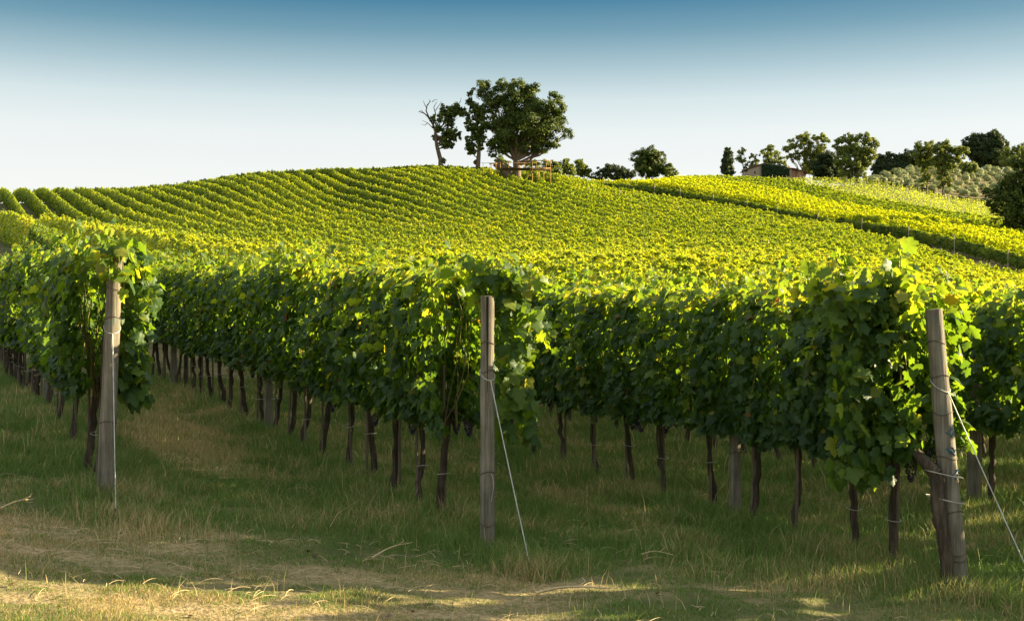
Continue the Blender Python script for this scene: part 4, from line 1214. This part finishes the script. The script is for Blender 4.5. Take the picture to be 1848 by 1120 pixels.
# ------------------------------------------------------------------ deck by the oak
def deck():
    d = 177.0; k = d / FPX
    X = lambda p: (p - 924) * k
    Z = lambda q, dd=d: EYE + (560 - q) * dd / FPX
    ox = X(960); oz = gz(ox, d)
    rt = empty('wooden_deck', (ox, d, oz)); tag(rt, 'raised wooden deck with open railings around the oak on the hilltop', 'deck')
    # front right platform: floor edge from (960,302) to (995,310)
    zf = Z(303) - oz
    x0, x1 = X(905) - ox, X(994) - ox
    add('floor', make_mesh('floor', [box(x0, x1, 0, 2.6, zf - .10, zf)], M_DECK_SHADE), rt)
    xs_ = [X(p) - ox for p in (960.5, 972, 981, 993.5)]
    add('beam', make_mesh('beam', [box(X(960) - ox, x1, -.12, -.003, zf - .26, zf + .02)], M_DECK), rt)
    for x in xs_:
        add('post', make_mesh('post', tube([(x, -.2, -1.2), (x, -.2, zf - .1)], .075, 6), M_DECK), rt)
    top = Z(290.5) - oz
    for x in [X(p) - ox for p in (960.5, 968, 977, 985.5, 993.5)]:
        add('baluster', make_mesh('baluster', tube([(x, -.05, zf + .02), (x, -.05, top)], .05, 6), M_DECK), rt)
    add('rail', make_mesh('rail', [box(X(960) - ox - .1, x1 + .1, -.11, 0, top, top + .11)], M_DECK), rt)
    add('rail', make_mesh('rail', [box(x1 - .06, x1 + .05, .01, 2.5, top, top + .1)], M_DECK), rt)
    for y in (1.3, 2.5):
        add('baluster', make_mesh('baluster', tube([(x1, y, zf), (x1, y, top)], .05, 6), M_DECK), rt)
    for p in (903, 918, 946):
        x = X(p) - ox
        add('baluster', make_mesh('baluster', tube([(x, -.05, zf + .002), (x, -.05, Z(293) - oz)], .06, 6), M_DECK), rt)
    add('rail', make_mesh('rail', [box(X(868) - ox, X(958) - ox, -.1, -.02, Z(294.6) - oz, Z(294.0) - oz)], M_DECK), rt)
    for p in (872, 887):
        x = X(p) - ox
        add('baluster', make_mesh('baluster', tube([(x, -.05, zf - 1.2), (x, -.05, Z(294.6) - oz)], .05, 6), M_DECK), rt)
    # under-structure seen dark
    add('brace', make_mesh('brace', tube([(X(940) - ox, .1, -.6), (X(958) - ox, .1, zf - .14)], .06, 6), M_DECK), rt)
    # picnic table
    t = empty('picnic_table', (X(890), d - 1.0, gz(X(890), d - 1)))
    tag(t, 'small wooden table beside the deck railing left of the oak', 'table')
    zt = Z(296.2) - t.location.z
    add('tabletop', make_mesh('tabletop', [box(-.6, .6, -.35, .35, zt - .07, zt)], M_DECK), t)
    for sx in (-.45, .45):
        add('leg', make_mesh('leg', tube([(sx, 0, -.1), (sx * .9, 0, zt - .071)], .05, 6), M_DECK), t)


deck()


# ------------------------------------------------------------------ grass
def grass():
    parts = []
    def blades(n, dmin, dmax, umax, hfun, seed, dryb=0.0, wscale=1.0, filt=None, tuft=0, spots=None):
        rg = np.random.default_rng(seed)
        # distance with 1/d falloff, so the blades stay even in the picture
        d = dmin * (dmax / dmin) ** rg.random(n)
        u = rg.uniform(-umax, umax, n)
        x = u * d; y = d
        if tuft:
            nt_ = n // tuft
            kk = rg.integers(0, nt_, n)
            x = x[kk] + rg.normal(0, .035, n); y = y[kk] + rg.normal(0, .035, n); d = d[kk]
        if spots is not None:
            kk = rg.integers(0, len(spots), n); sp = np.array(spots)
            x = sp[kk, 0] + rg.normal(0, 1, n) * sp[kk, 2]; y = sp[kk, 1] + rg.normal(0, 1, n) * sp[kk, 2] * .8; d = y
        if filt is not None:
            m = filt(x, y, rg); x, y, d = x[m], y[m], d[m]
        n = len(x)
        if n == 0: return
        z = terrain(x, y) - .01
        h = hfun(x, y, rg)
        dr = dryness(x, y)
        g = rg.random(n)
        cl = fbm(x * 2.2, y * 2.8, 61, 3) - .5
        tint = np.clip(.12 + .34 * g + .55 * cl + (dr * .95 + .06 + .5 * cl > rg.random(n)) * rg.uniform(.25, .5, n) + dryb * rg.random(n), 0, 1)
        a = rg.uniform(0, 2 * pi, n); lean = rg.uniform(.1, .95, n) * h
        lx, ly = np.cos(a) * lean, np.sin(a) * lean
        wd = (.0021 + .0015 * rg.random(n)) * wscale * (d / 9) ** .7
        fa = rg.uniform(-.9, .9, n)
        wx, wy = np.cos(fa) * wd, np.sin(fa) * wd
        hz = h * np.sqrt(np.clip(1 - .6 * (lean / h) ** 2, .2, 1))
        B = np.stack([x, y, z], 1)
        W = np.stack([wx, wy, 0 * wx], 1)
        M1 = B + np.stack([lx * .28, ly * .28, hz * .55], 1)
        T = B + np.stack([lx, ly, hz], 1)
        V = np.stack([B - W, B + W, M1 + W * .8, M1 - W * .8, T], 1).reshape(-1, 3)
        i = np.arange(n) * 5
        parts.append((V, np.stack([i, i + 1, i + 2, i + 3], 1), np.repeat(tint, 5)))
        ii = i[:, None]
        tri = np.concatenate([ii + 3, ii + 2, ii + 4], 1)
        parts.append((np.zeros((0, 3)), tri - 0, None))
        return
    out_parts = []
    def s_of(x, y): return t_of(x, y) - head_t(off_of(x, y))
    def rowd(x, y): return np.abs(((off_of(x, y) - 1.37 + 1.25) % 2.5) - 1.25)
    # turf
    def h_turf(x, y, rg):
        s = s_of(x, y)
        base = .028 + .045 * sstep(-1.0, .8, s)
        n = fbm(x * 2.2, y * 2.8, 61, 3)
        return base * (.25 + 1.9 * n ** 1.3) * rg.uniform(.6, 1.3, len(x)) * (1.1 - .4 * dryness(x, y))
    def thin(x, y, rg):
        return rg.random(len(x)) > -1
    def h_long(x, y, rg): return rg.uniform(.05, .185, len(x)) * (.6 + .8 * fbm(x * 2, y * 2, 4))
    def f_long(x, y, rg):
        s = s_of(x, y)
        pr = np.exp(-(rowd(x, y) / .34) ** 2) * sstep(-.9, .1, s) * .95 + .12 * sstep(-.7, .3, s) + .004
        return rg.random(len(x)) < pr
    def h_straw(x, y, rg): return rg.uniform(.08, .30, len(x)) * (.55 + .6 * sstep(-1.2, .3, s_of(x, y)))
    sets = []
    SP = [(PB[0], PB[1], .13), (.12, 8.62, .10), (.16, 8.5, .12), (PC[0], PC[1] - .05, .2), (3.45, 7.8, .15), (PA[0], PA[1], .2), (-3.0, 9.15, .16), (-3.3, 9.3, .3), (-2.6, 9.0, .3), (1.9, 8.5, .3), (2.5, 8.4, .25)]
    for args in [(6500, 7, 9, .5, h_long, 5, .30, 1.0, None, 0, SP), (520000, 5.6, 24, .50, h_turf, 1, 0, 1.0, thin, 0), (300000, 6.6, 26, .50, h_long, 2, .10, 1.0, f_long, 0), (150000, 6.8, 20, .50, h_long, 3, .15, 1.0, f_long, 16), (5000, 6.2, 20, .48, h_straw, 4, .9, .9, lambda x, y, rg: rg.random(len(x)) < .25 + .5 * np.exp(-(rowd(x, y) / .4) ** 2), 0)]:
        parts = []
        blades(*args)
        # merge quad + tri sharing one vertex array
        if parts:
            (V, q, t), (_, tri, _) = parts
            sets.append((V, q, t, tri))
    return sets


def blades_to_mesh(name, sets):
    V = np.concatenate([s[0] for s in sets]); base = 0
    quads, tris, tints = [], [], []
    for v, q, t, tri in sets:
        quads.append(q + base); tris.append(tri + base); tints.append(t); base += len(v)
    Q = np.concatenate(quads); T = np.concatenate(tris)
    me = bpy.data.meshes.new(name)
    me.vertices.add(len(V)); me.vertices.foreach_set('co', V.astype(np.float32).ravel())
    L = np.concatenate([Q.ravel(), T.ravel()]).astype(np.int32)
    S = np.concatenate([np.full(len(Q), 4), np.full(len(T), 3)]).astype(np.int32)
    me.loops.add(len(L)); me.loops.foreach_set('vertex_index', L)
    me.polygons.add(len(S)); me.polygons.foreach_set('loop_start', np.concatenate([[0], np.cumsum(S)[:-1]]).astype(np.int32)); me.polygons.foreach_set('loop_total', S)
    a = me.attributes.new('tint', 'FLOAT', 'POINT'); a.data.foreach_set('value', np.concatenate(tints).astype(np.float32))
    me.update(calc_edges=True); me.materials.append(M_GRASS)
    return me


gs = grass()
tag(add('grass', blades_to_mesh('grass', gs)), 'green and dry grass covering the headland and the lanes between rows', 'grass', None, 'stuff')


# fallen straw stalks lying on the mown headland
def litter():
    rg = np.random.default_rng(8); parts = []
    for i in range(1500):
        d = 6.8 * (17 / 6.8) ** rg.random(); u = rg.uniform(-.46, .46); x, y = u * d, d
        if fbm(np.array([x * .8]), np.array([y * 1.6]), 131, 3)[0] < .45 + .1 * rg.random(): continue
        a = rg.uniform(0, pi); ln = rg.uniform(.04, .20); z = gz(x, y) + .012 + .02 * rg.random()
        b = rg.normal(0, .15)
        up = rg.uniform(.002, .02)
        parts += tube([(x + cos(a + b * q) * ln * q, y + sin(a + b * q) * ln * q, z + up * 4 * q * (1 - q)) for q in (0, .25, .5, .75, 1)], [.002, .002, .0018, .0015, .001], 4, cap=False)
    return parts


tag(add('straw_litter', make_mesh('straw_litter', litter(), M_STRAW)), 'dry straw stalks scattered over the mown grass', 'straw', None, 'stuff')


def fallen():
    rg = np.random.default_rng(18); n = 110
    d = 6.3 * (16 / 6.3) ** rg.random(n); x = rg.uniform(-.46, .46, n) * d
    P = np.stack([x, d, terrain(x, d) + rg.uniform(.015, .05, n)], 1)
    return [leaves(P, rg.normal(0, .35, (n, 3)) + np.array([0, 0, 1.0]), rg.uniform(.02, .045, n), LEAF_MID, rg.uniform(0, 1, n), rg=rg)]


M_DEAD = leaf_mat('dead_leaf', [(0, (.07, .035, .018)), (.6, (.17, .09, .04)), (1, (.30, .20, .10))], [(0, (.06, .03, .01)), (1, (.2, .12, .05))], .15)
tag(add('fallen_leaves', make_mesh('fallen_leaves', fallen(), M_DEAD)), 'small brown dead vine leaves lying in the grass', 'fallen leaves', None, 'stuff')


def stick(px, py, px2, py2, r, label):
    def g(px_, py_):
        d = 1.92 * FPX / (py_ - 560)
        for _ in range(6):
            x = (px_ - 924) / FPX * d; d = (EYE - gz(x, d) - .04) * FPX / (py_ - 560)
        return (px_ - 924) / FPX * d, d
    a = g(px, py); b = g(px2, py2)
    za, zb = gz(*a) + .05, gz(*b) + .06
    t = empty('dry_cane', (a[0], a[1], za))
    tag(t, label, 'stick', 'dry canes lying on the grass')
    v = np.array([b[0] - a[0], b[1] - a[1], zb - za])
    path = [v * s + np.array([0, .03 * sin(s * 5), .02 * sin(s * 3)]) for s in np.linspace(0, 1, 8)]
    add('stem', make_mesh('stem', tube(path, np.linspace(r, r * .45, 8), 6, .1), M_STRAW), t)
    add('side_twig', make_mesh('side_twig', tube([path[4], path[4] + np.array([.05, .06, .02]), path[4] + np.array([.03, .14, .03])], [r * .5, r * .4, r * .2], 5), M_STRAW), t)


stick(966, 1072, 1102, 1065, .011, 'pale dry stick lying on the short grass in front of the centre post')
stick(672, 1008, 745, 982, .006, 'thin dry cane lying left of the centre post foot')
stick(1158, 1002, 1215, 1005, .005, 'thin pale cane on the grass right of the centre post')
stick(0, 922, 62, 905, .008, 'dry cane half buried in grass at the left edge')
print('objects', len(scene.objects))
